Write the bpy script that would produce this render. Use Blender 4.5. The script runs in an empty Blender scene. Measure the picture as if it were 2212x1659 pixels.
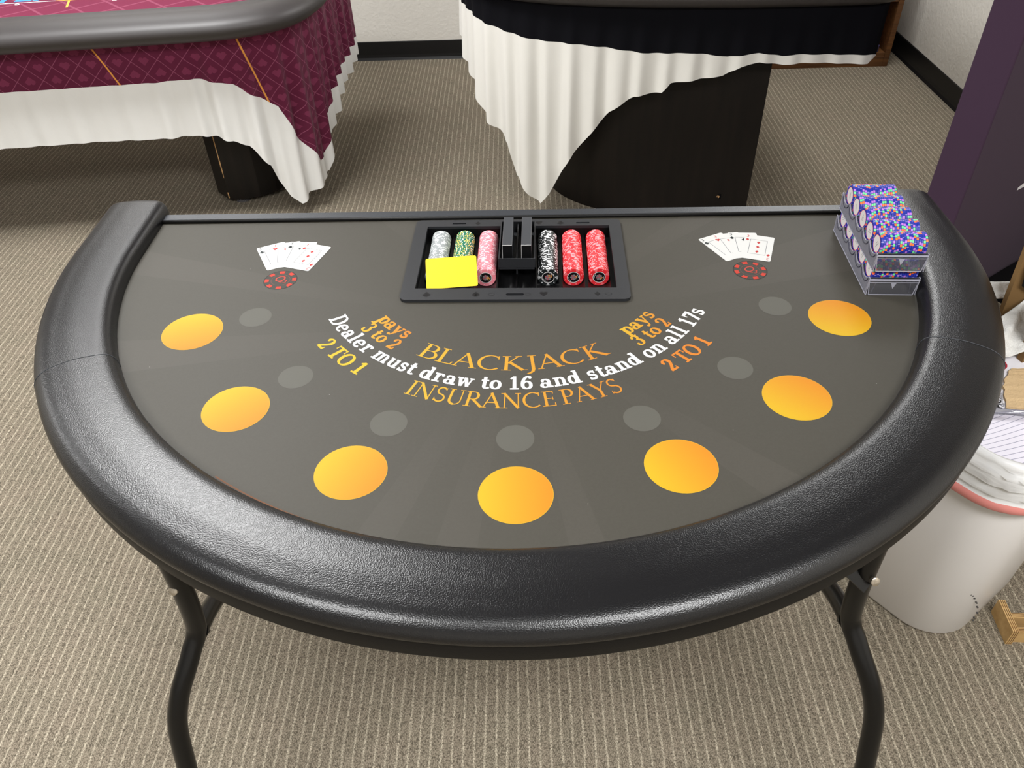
import bpy, bmesh, math, random
from math import sin, cos, pi, sqrt, atan2, radians
from mathutils import Vector, Matrix
from mathutils.geometry import tessellate_polygon
random.seed(7)
scene = bpy.context.scene
COL = scene.collection

# ------------------------------------------------------------------ camera
cam_data = bpy.data.cameras.new('camera')
cam_data.sensor_width = 36.0
cam_data.lens = 1740.0 / 2212.0 * 36.0
cam_data.clip_start = 0.02
cam = bpy.data.objects.new('camera', cam_data)
COL.objects.link(cam)
PIT, ROL, YAW = radians(40.949), radians(1.833), radians(-1.010)
fwd0 = Vector((sin(YAW), cos(YAW), 0)); rgt = Vector((cos(YAW), -sin(YAW), 0)); up = Vector((0, 0, 1))
fw = fwd0 * cos(PIT) - up * sin(PIT)
dn = -(up * cos(PIT) + fwd0 * sin(PIT))
cx = rgt * cos(ROL) + dn * sin(ROL)
cy = rgt * sin(ROL) - dn * cos(ROL)
cz = -fw
cam.matrix_world = Matrix(((cx.x, cy.x, cz.x, 0.013), (cx.y, cy.y, cz.y, -0.954), (cx.z, cy.z, cz.z, 1.62), (0, 0, 0, 1)))
scene.camera = cam

# ------------------------------------------------------------------ world, lights, exposure
world = bpy.data.worlds.new('room_air'); scene.world = world
world.use_nodes = True
world.node_tree.nodes['Background'].inputs[0].default_value = (0.9, 0.95, 1.0, 1)
world.node_tree.nodes['Background'].inputs[1].default_value = 0.15
scene.view_settings.view_transform = 'Standard'
scene.view_settings.look = 'None'
scene.view_settings.gamma = 1.0
scene.view_settings.use_curve_mapping = False
scene.view_settings.exposure = 0.0
CEIL = 2.62
def troffer(x, y, sx, sy, watts, col=(0.99, 0.99, 0.985)):
    ld = bpy.data.lights.new('ceiling_lamp', 'AREA')
    ld.shape = 'RECTANGLE'; ld.size = sx; ld.size_y = sy; ld.energy = watts; ld.color = col
    o = bpy.data.objects.new('ceiling_lamp', ld); COL.objects.link(o)
    o.location = (x, y, CEIL - 0.03)
    return o
troffer(-1.30, 1.30, 1.2, 0.6, 84)
troffer(-1.30, -1.15, 1.2, 0.6, 62)
troffer(0.95, -1.30, 1.2, 0.6, 70)
troffer(-3.6, 1.3, 1.2, 0.6, 40)
troffer(-1.9, 3.2, 1.2, 0.6, 24)
troffer(1.50, 2.75, 0.6, 1.2, 40)  # added lamp that brightens the floor and wall at the back right

# ------------------------------------------------------------------ materials
def lin(c):
    return tuple(((v / 255.0) / 12.92 if v / 255.0 <= 0.04045 else ((v / 255.0 + 0.055) / 1.055) ** 2.4) for v in c)
MATS = {}
def mat(name, rgb=(128, 128, 128), rough=0.6, spec=0.4, metal=0.0, sheen=0.0, vcol=False):
    m = bpy.data.materials.new(name); m.use_nodes = True
    b = m.node_tree.nodes['Principled BSDF']
    b.inputs['Base Color'].default_value = (*lin(rgb), 1)
    b.inputs['Roughness'].default_value = rough
    b.inputs['Specular IOR Level'].default_value = spec
    b.inputs['Metallic'].default_value = metal
    if sheen: b.inputs['Sheen Weight'].default_value = sheen
    if vcol:
        a = m.node_tree.nodes.new('ShaderNodeVertexColor'); a.layer_name = 'Col'
        m.node_tree.links.new(a.outputs['Color'], b.inputs['Base Color'])
    MATS[name] = m
    return m
class NT:
    def __init__(s, m): s.m = m; s.t = m.node_tree; s.b = s.t.nodes['Principled BSDF']
    def n(s, typ, **kw):
        x = s.t.nodes.new(typ)
        for k, v in kw.items():
            if k.startswith('i_'):
                key = k[2:]; x.inputs[int(key) if key.isdigit() else key.replace('_', ' ')].default_value = v
            else: setattr(x, k, v)
        return x
    def l(s, a, b): s.t.links.new(a, b)
    def math(s, op, a, b=None, c=None):
        x = s.n('ShaderNodeMath', operation=op)
        for i, v in enumerate((a, b, c)):
            if v is None: continue
            if isinstance(v, (int, float)): x.inputs[i].default_value = v
            else: s.l(v, x.inputs[i])
        return x.outputs[0]
    def ramp(s, fac, stops):
        x = s.n('ShaderNodeValToRGB'); e = x.color_ramp.elements
        while len(e) < len(stops): e.new(0.5)
        for k, (p, c) in enumerate(stops):
            e[k].position = p; e[k].color = (*lin(c), 1)
        s.l(fac, x.inputs[0]); return x.outputs[0]
    def mix(s, fac, a, b, mode='MIX'):
        x = s.n('ShaderNodeMix', data_type='RGBA', blend_type=mode)
        for sock, v in ((x.inputs[0], fac), (x.inputs[6], a), (x.inputs[7], b)):
            if isinstance(v, (int, float)): sock.default_value = v
            elif isinstance(v, tuple): sock.default_value = (*lin(v), 1)
            else: s.l(v, sock)
        return x.outputs[2]
    def bump(s, h, strength, dist):
        x = s.n('ShaderNodeBump'); x.inputs['Strength'].default_value = strength; x.inputs['Distance'].default_value = dist
        s.l(h, x.inputs['Height']); s.l(x.outputs[0], s.b.inputs['Normal'])
    def obj(s): return s.n('ShaderNodeTexCoord').outputs['Object']
    def noise(s, vec, scale, detail=2.0, rough=0.5):
        x = s.n('ShaderNodeTexNoise'); x.inputs['Scale'].default_value = scale; x.inputs['Detail'].default_value = detail
        x.inputs['Roughness'].default_value = rough
        if vec is not None: s.l(vec, x.inputs['Vector'])
        return x.outputs[0]
    def mapping(s, vec, scale=(1, 1, 1), rot=(0, 0, 0)):
        x = s.n('ShaderNodeMapping'); x.inputs['Scale'].default_value = scale; x.inputs['Rotation'].default_value = rot
        s.l(vec, x.inputs['Vector']); return x.outputs[0]
    def sep(s, vec):
        x = s.n('ShaderNodeSeparateXYZ'); s.l(vec, x.inputs[0]); return x.outputs

# carpet: ribs running along y, loop pile
m = mat('carpet_loop_pile', (140, 128, 108), 0.95, 0.1); k = NT(m)
oc = k.obj(); sx, sy, sz = k.sep(oc)
wob = k.noise(k.mapping(oc, (30, 14, 1)), 1.0, 2.0)
xx = k.math('ADD', sx, k.math('MULTIPLY', k.math('SUBTRACT', wob, 0.5), 0.007))
ph = k.math('FRACT', k.math('MULTIPLY', xx, 1 / 0.0222))
d = k.math('ABSOLUTE', k.math('SUBTRACT', ph, 0.5))
ribl = k.math('SUBTRACT', 1.0, k.math('SMOOTH_MIN', k.math('MULTIPLY', d, 6.5), 1.0, 0.15))
fine = k.noise(k.mapping(oc, (620, 330, 1)), 1.0, 3.0, 0.7)
loops = k.n('ShaderNodeTexVoronoi'); loops.inputs['Scale'].default_value = 1.0
k.l(k.mapping(oc, (460, 290, 1)), loops.inputs['Vector'])
patch = k.noise(oc, 9.0, 3.0)
base = k.mix(patch, (158, 151, 133), (170, 156, 140))
brk = k.noise(k.mapping(oc, (60, 90, 1)), 1.0, 2.0)
ribf = k.math('MULTIPLY', ribl, k.math('ADD', 0.35, k.math('MULTIPLY', brk, 0.8)))
c1 = k.mix(ribf, base, (232, 221, 199))
dark = k.math('MULTIPLY', k.math('SUBTRACT', 1.0, loops.outputs['Distance']), 1.0)
shade = k.ramp(k.math('ADD', k.math('MULTIPLY', fine, 0.6), k.math('MULTIPLY', dark, 0.4)), [(0.32, (78, 74, 68)), (0.52, (186, 184, 180)), (0.72, (255, 255, 255))])
c2 = k.mix(0.85, c1, shade, 'MULTIPLY')
k.l(c2, k.b.inputs['Base Color'])
hgt = k.math('ADD', k.math('MULTIPLY', ribl, 0.5), k.math('ADD', k.math('MULTIPLY', dark, 0.5), k.math('MULTIPLY', fine, 0.6)))
k.bump(hgt, 0.6, 0.003)

# painted wall, orange-peel texture
m = mat('textured_wall_paint', (216, 212, 204), 0.8, 0.25); k = NT(m)
oc = k.obj(); h = k.noise(oc, 55, 3.0, 0.55); k.bump(h, 0.35, 0.006)
mat('ceiling_tile', (160, 160, 158), 0.9, 0.1)
m = mat('baseboard_rubber', (13, 13, 15), 0.45, 0.4)

# leathers
def leather(name, rgb, rough, cell, strength, dist=0.0008, spec=0.5):
    m = mat(name, rgb, rough, spec); k = NT(m); oc = k.obj()
    v = k.n('ShaderNodeTexVoronoi', feature='SMOOTH_F1'); v.inputs['Scale'].default_value = cell
    v.inputs['Smoothness'].default_value = 0.35; v.inputs['Randomness'].default_value = 0.9
    k.l(oc, v.inputs['Vector'])
    h = k.math('ADD', k.math('MULTIPLY', k.math('SUBTRACT', 1.0, v.outputs['Distance']), 0.8), k.math('MULTIPLY', k.noise(oc, cell * 0.9, 2.0), 0.25))
    k.bump(h, strength, dist); return m
leather('black_pebbled_leather', (8, 8, 11), 0.31, 540, 0.36, 0.0008, 0.58)
leather('smooth_black_vinyl', (9, 8, 8), 0.5, 500, 0.12, spec=0.25)
leather('black_trim_vinyl', (44, 47, 52), 0.38, 420, 0.25)
leather('dark_brown_vinyl', (50, 46, 46), 0.48, 90, 0.08, spec=0.6)
mat('black_powder_coat', (7, 7, 8), 0.28, 0.4)
mat('screw_steel', (190, 180, 165), 0.3, 0.5, 0.9)
mat('board_dark', (30, 26, 22), 0.7)

# felt print
m = mat('felt_cloth', (68, 66, 58), 0.6, 0.35); k = NT(m)
oc = k.obj(); sx, sy, sz = k.sep(oc)
ang = k.math('ARCTAN2', k.math('SUBTRACT', sy, 0.10), k.math('SUBTRACT', sx, 0.0))
cmb = k.n('ShaderNodeCombineXYZ'); k.l(k.math('MULTIPLY', ang, 7.0), cmb.inputs[0])
vor = k.n('ShaderNodeTexVoronoi'); vor.voronoi_dimensions = '1D'; vor.inputs['Scale'].default_value = 1.0
k.l(k.math('MULTIPLY', ang, 9.0), vor.inputs['W'])
rayf = k.math('FRACT', k.math('MULTIPLY', k.sep(vor.outputs['Color'])[0], 1.0))
dx = k.math('MULTIPLY', sx, sx); dy = k.math('SUBTRACT', sy, 0.10); dy2 = k.math('MULTIPLY', dy, dy)
rad = k.math('SQRT', k.math('ADD', dx, dy2))
fade = k.math('MULTIPLY', k.math('MINIMUM', k.math('MAXIMUM', k.math('MULTIPLY', k.math('SUBTRACT', rad, 0.15), 2.2), 0.0), 1.0), k.math('GREATER_THAN', rayf, 0.74))
tint = k.mix(k.math('MULTIPLY', fade, 0.45), (55, 52, 45), (66, 62, 56))
mott = k.noise(oc, 260, 2.0)
k.l(k.mix(k.math('MULTIPLY', mott, 0.10), tint, (98, 96, 88)), k.b.inputs['Base Color'])
k.bump(k.noise(oc, 900, 2.0), 0.12, 0.0005)
mat('felt_print', (255, 255, 255), 0.6, 0.3, vcol=True)

# plastics, chips, paper
m = mat('black_tray_plastic', (36, 37, 40), 0.45, 0.4); k = NT(m); k.bump(k.noise(k.obj(), 1400, 2.0), 0.12, 0.0004)
mat('tray_emboss', (22, 22, 24), 0.3, 0.5)
mat('tray_basin_gloss', (12, 12, 13), 0.3, 0.35)
mat('card_box_black', (58, 60, 64), 0.35, 0.5)
mat('card_box_edge', (190, 190, 190), 0.4, 0.5)
mat('card_box_front', (14, 14, 15), 0.3, 0.5)
mat('yellow_card', (216, 190, 44), 0.35, 0.4)
CHIPC = dict(gray=((146, 151, 152), (208, 212, 211)), green=((16, 104, 78), (236, 206, 96)), pink=((222, 128, 140), (240, 192, 200)),
             black=((26, 30, 31), (228, 228, 230)), red=((212, 42, 50), (240, 142, 148)))
for kx, (a, b_) in CHIPC.items():
    mat('chip_' + kx, a, 0.4, 0.4); mat('chip_spot_' + kx, b_, 0.4, 0.4)
mat('chip_spot_cream', (250, 246, 225), 0.4, 0.4)
mat('chip_blue', (32, 44, 150), 0.4, 0.4); mat('chip_orange', (250, 112, 50), 0.4, 0.4)
mat('chip_mint', (104, 214, 138), 0.4, 0.4); mat('chip_violet', (176, 112, 208), 0.4, 0.4)
mat('chip_fleck', (150, 140, 196), 0.4, 0.4); mat('chip_white', (200, 200, 204), 0.4, 0.4)
mat('inlay_black', (14, 12, 14), 0.3, 0.4); mat('inlay_white', (204, 201, 200), 0.35, 0.4)
mat('inlay_rose', (150, 84, 92), 0.4, 0.4); mat('inlay_gold', (226, 158, 60), 0.4, 0.4); mat('inlay_gray', (120, 116, 118), 0.4, 0.4)
def clear(name, tint, gloss_rough, white=0.0):
    m = bpy.data.materials.new(name); m.use_nodes = True; t = m.node_tree; t.nodes.clear()
    out = t.nodes.new('ShaderNodeOutputMaterial')
    tr = t.nodes.new('ShaderNodeBsdfTransparent'); tr.inputs[0].default_value = (*tint, 1)
    gl = t.nodes.new('ShaderNodeBsdfGlossy'); gl.inputs[1].default_value = gloss_rough
    fr = t.nodes.new('ShaderNodeFresnel'); fr.inputs[0].default_value = 1.49
    mx = t.nodes.new('ShaderNodeMixShader')
    t.links.new(fr.outputs[0], mx.inputs[0]); t.links.new(tr.outputs[0], mx.inputs[1]); t.links.new(gl.outputs[0], mx.inputs[2])
    last = mx
    if white:
        df = t.nodes.new('ShaderNodeBsdfDiffuse'); df.inputs[0].default_value = (0.60, 0.60, 0.70, 1)
        m2 = t.nodes.new('ShaderNodeMixShader'); m2.inputs[0].default_value = white
        t.links.new(mx.outputs[0], m2.inputs[1]); t.links.new(df.outputs[0], m2.inputs[2]); last = m2
    t.links.new(last.outputs[0], out.inputs[0]); MATS[name] = m
clear('clear_acrylic', (0.94, 0.95, 0.97), 0.06, 0.07)
clear('acrylic_side', (0.93, 0.93, 0.97), 0.08, 0.20)  # bluish white share imitates light reflected and refracted in the end plates
clear('acrylic_shade', (0.45, 0.45, 0.55), 0.1, 0.05)
clear('acrylic_rim', (0.85, 0.86, 0.90), 0.08, 0.42)
clear('clear_glass', (0.92, 0.94, 0.93), 0.03, 0.1)
clear('clear_film', (0.95, 0.95, 0.96), 0.10, 0.18)

# cloths and woods
def cloth(name, rgb, bump=0.15, rough=0.85, sc=60):
    m = mat(name, rgb, rough, 0.15, sheen=0.1); k = NT(m); k.bump(k.noise(k.obj(), sc, 3.0, 0.6), bump, 0.004); return m
cloth('white_lining_cloth', (232, 232, 230), 0.35, 0.85, 22)
cloth('cream_skirt_cloth', (214, 212, 206), 0.2, 0.85, 16)
m = mat('black_skirt_cloth', (9, 9, 14), 0.85, 0.1); k = NT(m); k.bump(k.noise(k.obj(), 16, 3.0, 0.6), 0.2, 0.004)
m = mat('burgundy_suited_cloth', (98, 28, 58), 0.8, 0.2, sheen=0.1); k = NT(m)
uv = k.n('ShaderNodeUVMap').outputs[0]
r = k.mapping(uv, (16, 16, 1), (0, 0, radians(45))); ux, uy, uz = k.sep(r)
fx = k.math('SUBTRACT', k.math('FRACT', ux), 0.5); fy = k.math('SUBTRACT', k.math('FRACT', uy), 0.5)
line = k.math('GREATER_THAN', k.math('MAXIMUM', k.math('ABSOLUTE', fx), k.math('ABSOLUTE', fy)), 0.482)
# suit motif: rotate the cell back upright, heart or spade by parity of cell
px_ = k.math('MULTIPLY', k.math('ADD', fx, fy), 0.7071); py_ = k.math('MULTIPLY', k.math('SUBTRACT', fy, fx), 0.7071)
par = k.math('MODULO', k.math('ABSOLUTE', k.math('ADD', k.math('FLOOR', ux), k.math('MULTIPLY', k.math('FLOOR', uy), 1.0))), 2.0)
sgn = k.math('SUBTRACT', k.math('MULTIPLY', par, 2.0), 1.0); qy = k.math('MULTIPLY', py_, sgn)
ax = k.math('SUBTRACT', k.math('ABSOLUTE', px_), 0.115); ay = k.math('SUBTRACT', qy, 0.06)
lob = k.math('LESS_THAN', k.math('SQRT', k.math('ADD', k.math('MULTIPLY', ax, ax), k.math('MULTIPLY', ay, ay))), 0.135)
tri = k.math('MULTIPLY', k.math('LESS_THAN', k.math('ADD', k.math('ABSOLUTE', px_), k.math('MULTIPLY', k.math('SUBTRACT', 0.0, qy), 1.0)), 0.26), k.math('LESS_THAN', qy, 0.06))
suit = k.math('MAXIMUM', lob, tri)
c = k.mix(k.math('MULTIPLY', suit, 0.75), (92, 26, 54), (122, 48, 78))
c = k.mix(k.math('MULTIPLY', line, 0.7), c, (150, 80, 108))
ux2, uy2, _ = k.sep(uv)
def gold(u0, kx): return k.math('LESS_THAN', k.math('ABSOLUTE', k.math('SUBTRACT', k.math('SUBTRACT', ux2, u0), k.math('MULTIPLY', uy2, kx))), 0.0032)
GOLD = [(1.185, -0.42), (0.0, 0.0)]
gsum = k.math('MAXIMUM', gold(1.824, -0.4255), gold(2.194, -0.261))
c = k.mix(gsum, c, (224, 150, 70))
k.l(c, k.b.inputs['Base Color']); k.bump(k.noise(k.obj(), 300, 2.0), 0.1, 0.001)
m = mat('burgundy_layout_felt', (130, 44, 74), 0.85, 0.2); k = NT(m)
oc = k.obj(); r = k.mapping(oc, (9, 9, 1), (0, 0, 0.8)); ux, uy, uz = k.sep(r)
fx = k.math('ABSOLUTE', k.math('SUBTRACT', k.math('FRACT', ux), 0.5)); fy = k.math('ABSOLUTE', k.math('SUBTRACT', k.math('FRACT', uy), 0.5))
k.l(k.mix(k.math('GREATER_THAN', k.math('MAXIMUM', fx, fy), 0.46), (106, 34, 60), (128, 62, 84)), k.b.inputs['Base Color'])
mat('layout_print_white', (240, 236, 235), 0.7); mat('layout_print_gold', (236, 176, 70), 0.7); mat('layout_print_blue', (66, 140, 225), 0.7)
def wood(name, a, b_, scale=(3, 60, 60), rough=0.5, spec=0.35):
    m = mat(name, a, rough, spec); k = NT(m); oc = k.obj()
    n_ = k.noise(k.mapping(oc, scale), 1.0, 5.0, 0.6)
    k.l(k.ramp(n_, [(0.3, a), (0.7, b_)]), k.b.inputs['Base Color']); return m
wood('espresso_laminate', (14, 11, 10), (24, 19, 16), (40, 40, 3), 0.4, 0.3)
wood('walnut_board', (72, 45, 24), (118, 78, 42), (3, 50, 70), 0.5)
wood('plywood_face', (176, 142, 92), (206, 172, 120), (8, 40, 40), 0.7, 0.2)
m = mat('plywood_edge', (200, 160, 110), 0.8, 0.2); k = NT(m); sx, sy, sz = k.sep(k.obj())
mat('bare_wood_chip', (190, 150, 105), 0.8, 0.2)
cloth('purple_panel_cloth', (60, 42, 60), 0.06, 0.75, 40)
mat('white_logo_print', (236, 234, 238), 0.6)
mat('bin_white_plastic', (222, 219, 217), 0.4, 0.4); mat('bin_scuff', (70, 68, 66), 0.7)
m = mat('liner_white_film', (226, 226, 226), 0.35, 0.45); k = NT(m); k.bump(k.noise(k.mapping(k.obj(), (12, 12, 60)), 1.0, 3.0), 0.4, 0.004)
mat('liner_red_drawstring', (222, 140, 134), 0.45, 0.4)
m = mat('kraft_paper', (124, 96, 60), 0.8, 0.2); k = NT(m); k.bump(k.noise(k.obj(), 30, 3.0), 0.2, 0.004)
mat('kraft_sticker_black', (14, 13, 13), 0.5, 0.3); mat('kraft_sticker_print', (220, 205, 165), 0.6)
m = mat('tissue_white', (222, 221, 218), 0.8, 0.2); k = NT(m); k.bump(k.noise(k.obj(), 45, 4.0, 0.65), 0.8, 0.01)
mat('paper_white', (228, 226, 232), 0.7, 0.2); mat('package_red', (176, 30, 50), 0.5); mat('package_ink', (26, 24, 26), 0.6)
m = mat('torn_board_beige', (206, 178, 138), 0.9, 0.1); k = NT(m); k.bump(k.noise(k.obj(), 120, 4.0, 0.7), 0.7, 0.004)
m = mat('lined_paper', (226, 222, 232), 0.75, 0.2); k = NT(m)
uvn = k.n('ShaderNodeUVMap').outputs[0]; ux, uy, uz = k.sep(uvn)
ln = k.math('GREATER_THAN', k.math('ABSOLUTE', k.math('SUBTRACT', k.math('FRACT', k.math('ADD', k.math('MULTIPLY', uy, 11.0), k.math('MULTIPLY', ux, -4.0))), 0.5)), 0.45)
k.l(k.mix(ln, (228, 224, 234), (140, 140, 160)), k.b.inputs['Base Color'])
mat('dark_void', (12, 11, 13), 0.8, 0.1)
mat('shelf_yellow', (196, 190, 92), 0.5); mat('shelf_pink', (190, 96, 96), 0.5); mat('shelf_red', (140, 52, 52), 0.5); mat('shelf_violet', (70, 64, 100), 0.5)
mat('card_black_ink', (22, 34, 36), 0.6); 

# ------------------------------------------------------------------ object helpers
def link(name, bm, mats, parent=None, smooth=False, angle=None):
    me = bpy.data.meshes.new(name)
    bm.to_mesh(me); bm.free()
    for mm in (mats if isinstance(mats, (list, tuple)) else [mats]): me.materials.append(MATS[mm])
    if smooth:
        for p in me.polygons: p.use_smooth = True
        if angle is not None: me.set_sharp_from_angle(angle=radians(angle))
    o = bpy.data.objects.new(name, me); COL.objects.link(o)
    if parent is not None: o.parent = parent
    return o
def tag(o, label, cat=None, group=None, kind=None):
    if label: o['label'] = label
    if cat: o['category'] = cat
    if group: o['group'] = group
    if kind: o['kind'] = kind
    return o
def thing(name, label, cat, loc=(0, 0, 0), rz=0.0, group=None):
    o = bpy.data.objects.new(name, None); COL.objects.link(o)
    o.location = loc; o.rotation_euler = (0, 0, rz); o.empty_display_size = 0.05
    return tag(o, label, cat, group)
def struct(name, bm, mats, label=None, **kw):
    o = link(name, bm, mats, **kw); o['kind'] = 'structure'
    if label: o['label'] = label
    return o
def box(bm, x0, x1, y0, y1, z0, z1, mi=0, M=None, bevel=0.0):
    v = [bm.verts.new(p) for p in ((x0, y0, z0), (x1, y0, z0), (x1, y1, z0), (x0, y1, z0), (x0, y0, z1), (x1, y0, z1), (x1, y1, z1), (x0, y1, z1))]
    fs = []
    for q in ((3, 2, 1, 0), (4, 5, 6, 7), (0, 1, 5, 4), (1, 2, 6, 5), (2, 3, 7, 6), (3, 0, 4, 7)):
        f_ = bm.faces.new([v[i] for i in q]); f_.material_index = mi; fs.append(f_)
    if bevel:
        es = list({e for f_ in fs for e in f_.edges})
        r_ = bmesh.ops.bevel(bm, geom=es, offset=bevel, segments=2, affect='EDGES', profile=0.5)
        v = list({vv for f_ in r_['faces'] for vv in f_.verts} | {x for x in v if x.is_valid})
    if M is not None: bmesh.ops.transform(bm, matrix=M, verts=[x for x in v if x.is_valid])
    return v
def poly(bm, pts, mi=0, flip=False):
    vs = [bm.verts.new(p) for p in pts]
    if flip: vs.reverse()
    f_ = bm.faces.new(vs); f_.material_index = mi; return f_
def prism(bm, pts2, z0, z1, mi=0, holes=(), top_mi=None):
    """vertical prism over a 2D outline (ccw) with optional holes (ccw lists)"""
    loops = [list(pts2)] + [list(h) for h in holes]
    flat = [p for L in loops for p in L]
    tris = tessellate_polygon([[Vector((p[0], p[1], 0)) for p in L] for L in loops])
    lo = [bm.verts.new((p[0], p[1], z0)) for p in flat]; hi = [bm.verts.new((p[0], p[1], z1)) for p in flat]
    def area(t): a, b_, c_ = (flat[i] for i in t); return (b_[0] - a[0]) * (c_[1] - a[1]) - (b_[1] - a[1]) * (c_[0] - a[0])
    for t in tris:
        if abs(area(t)) < 1e-12: continue
        t = t if area(t) > 0 else t[::-1]
        f_ = bm.faces.new([hi[i] for i in t]); f_.material_index = mi if top_mi is None else top_mi
        f_ = bm.faces.new([lo[i] for i in t[::-1]]); f_.material_index = mi
    base = 0
    for li, L in enumerate(loops):
        n_ = len(L)
        for i in range(n_):
            a, b_ = base + i, base + (i + 1) % n_
            q = [lo[a], lo[b_], hi[b_], hi[a]]
            if li: q.reverse()
            f_ = bm.faces.new(q); f_.material_index = mi
        base += n_
def flat_poly(bm, loops, z, mi=0):
    flat = [p for L in loops for p in L]
    tris = tessellate_polygon([[Vector((p[0], p[1], 0)) for p in L] for L in loops])
    vs = [bm.verts.new((p[0], p[1], z)) for p in flat]; out = []
    for t in tris:
        a, b_, c_ = (flat[i] for i in t)
        ar = (b_[0] - a[0]) * (c_[1] - a[1]) - (b_[1] - a[1]) * (c_[0] - a[0])
        if abs(ar) < 1e-12: continue
        f_ = bm.faces.new([vs[i] for i in (t if ar > 0 else t[::-1])]); f_.material_index = mi; out.append(f_)
    return out
def rrect(x0, x1, y0, y1, r_, n_=5):
    out = []
    for cx_, cy_, a0 in ((x1 - r_, y0 + r_, -90), (x1 - r_, y1 - r_, 0), (x0 + r_, y1 - r_, 90), (x0 + r_, y0 + r_, 180)):
        for i in range(n_ + 1):
            a = radians(a0 + 90.0 * i / n_); out.append((cx_ + r_ * cos(a), cy_ + r_ * sin(a)))
    return out
def catmull(pts, step):
    pts = [Vector(p) for p in pts]; out = []
    n_ = len(pts)
    for i in range(n_ - 1):
        p0 = pts[max(i - 1, 0)]; p1 = pts[i]; p2 = pts[i + 1]; p3 = pts[min(i + 2, n_ - 1)]
        L = max(2, int((p2 - p1).length / step))
        for j in range(L):
            t = j / L
            out.append(0.5 * ((2 * p1) + (p2 - p0) * t + (2 * p0 - 5 * p1 + 4 * p2 - p3) * t * t + (3 * p1 - p0 - 3 * p2 + p3) * t ** 3))
    out.append(pts[-1]); return out
def tube(bm, pts, r_, seg=16, mi=0, cap=True):
    pts = [Vector(p) for p in pts]; rings = []
    t0 = (pts[1] - pts[0]).normalized()
    ref = Vector((0, 0, 1)) if abs(t0.z) < 0.9 else Vector((1, 0, 0))
    nrm = t0.cross(ref).normalized()
    for i, p in enumerate(pts):
        t = (pts[min(i + 1, len(pts) - 1)] - pts[max(i - 1, 0)]).normalized()
        nrm = (nrm - t * nrm.dot(t)).normalized(); bn = t.cross(nrm)
        rr = r_[i] if isinstance(r_, (list, tuple)) else r_
        rings.append([bm.verts.new(p + (nrm * cos(2 * pi * j / seg) + bn * sin(2 * pi * j / seg)) * rr) for j in range(seg)])
    for a, b_ in zip(rings[:-1], rings[1:]):
        for j in range(seg):
            f_ = bm.faces.new((a[j], a[(j + 1) % seg], b_[(j + 1) % seg], b_[j])); f_.material_index = mi
    if cap:
        bm.faces.new(rings[0][::-1]).material_index = mi; bm.faces.new(rings[-1]).material_index = mi
def bar(bm, a, b_, w, h, mi=0, upv=(0, 0, 1)):
    a, b_ = Vector(a), Vector(b_); t = (b_ - a); L = t.length; t.normalize()
    s_ = t.cross(Vector(upv)).normalized(); u_ = s_.cross(t)
    M = Matrix(((t.x, s_.x, u_.x, a.x), (t.y, s_.y, u_.y, a.y), (t.z, s_.z, u_.z, a.z), (0, 0, 0, 1)))
    return box(bm, 0, L, -w / 2, w / 2, -h / 2, h / 2, mi, M)
def disc(bm, c_, r_, z, n_=24, mi=0):
    return poly(bm, [(c_[0] + r_ * cos(2 * pi * i / n_), c_[1] + r_ * sin(2 * pi * i / n_), z) for i in range(n_)], mi)
def text_mesh(bm, txt, M, size=1.0, mi=0, shear=0.0, extrude=0.0, bold=0.0):
    cu = bpy.data.curves.new('t', 'FONT'); cu.body = txt; cu.size = size; cu.shear = shear; cu.extrude = extrude; cu.offset = bold
    cu.align_x = 'CENTER'; cu.align_y = 'CENTER'; cu.resolution_u = 3
    o = bpy.data.objects.new('t', cu); COL.objects.link(o)
    bpy.context.view_layer.update()
    me = bpy.data.meshes.new_from_object(o.evaluated_get(bpy.context.evaluated_depsgraph_get()))
    n0 = len(bm.faces); vs = []
    me.transform(M)
    vm = [bm.verts.new(v.co) for v in me.vertices]
    for p in me.polygons:
        try: bm.faces.new([vm[i] for i in p.vertices]).material_index = mi
        except ValueError: pass
    bpy.data.objects.remove(o); bpy.data.curves.remove(cu); bpy.data.meshes.remove(me)
    return vm

# ------------------------------------------------------------------ room shell
X0, X1, Y0, Y1 = -4.6, 2.15, -3.2, 3.795
bm = bmesh.new(); box(bm, X0 - .1, X1 + .1, Y0 - .1, Y1 + .1, -0.1, 0.0); struct('floor', bm, 'carpet_loop_pile', 'beige ribbed loop carpet')
bm = bmesh.new(); box(bm, X0 - .1, X1 + .1, Y1, Y1 + .1, 0.0, CEIL); struct('wall_back', bm, 'textured_wall_paint')
bm = bmesh.new(); box(bm, X1, X1 + .1, Y0, Y1, 0.0, CEIL); struct('wall_right', bm, 'textured_wall_paint')
bm = bmesh.new(); box(bm, X0 - .1, X0, Y0, Y1, 0.0, CEIL); struct('wall_left', bm, 'textured_wall_paint')
bm = bmesh.new(); box(bm, X0 - .1, X1 + .1, Y0 - .1, Y0, 0.0, CEIL); struct('wall_front', bm, 'textured_wall_paint')
bm = bmesh.new(); box(bm, X0 - .1, X1 + .1, Y0 - .1, Y1 + .1, CEIL, CEIL + .1); struct('ceiling', bm, 'ceiling_tile')
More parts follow.
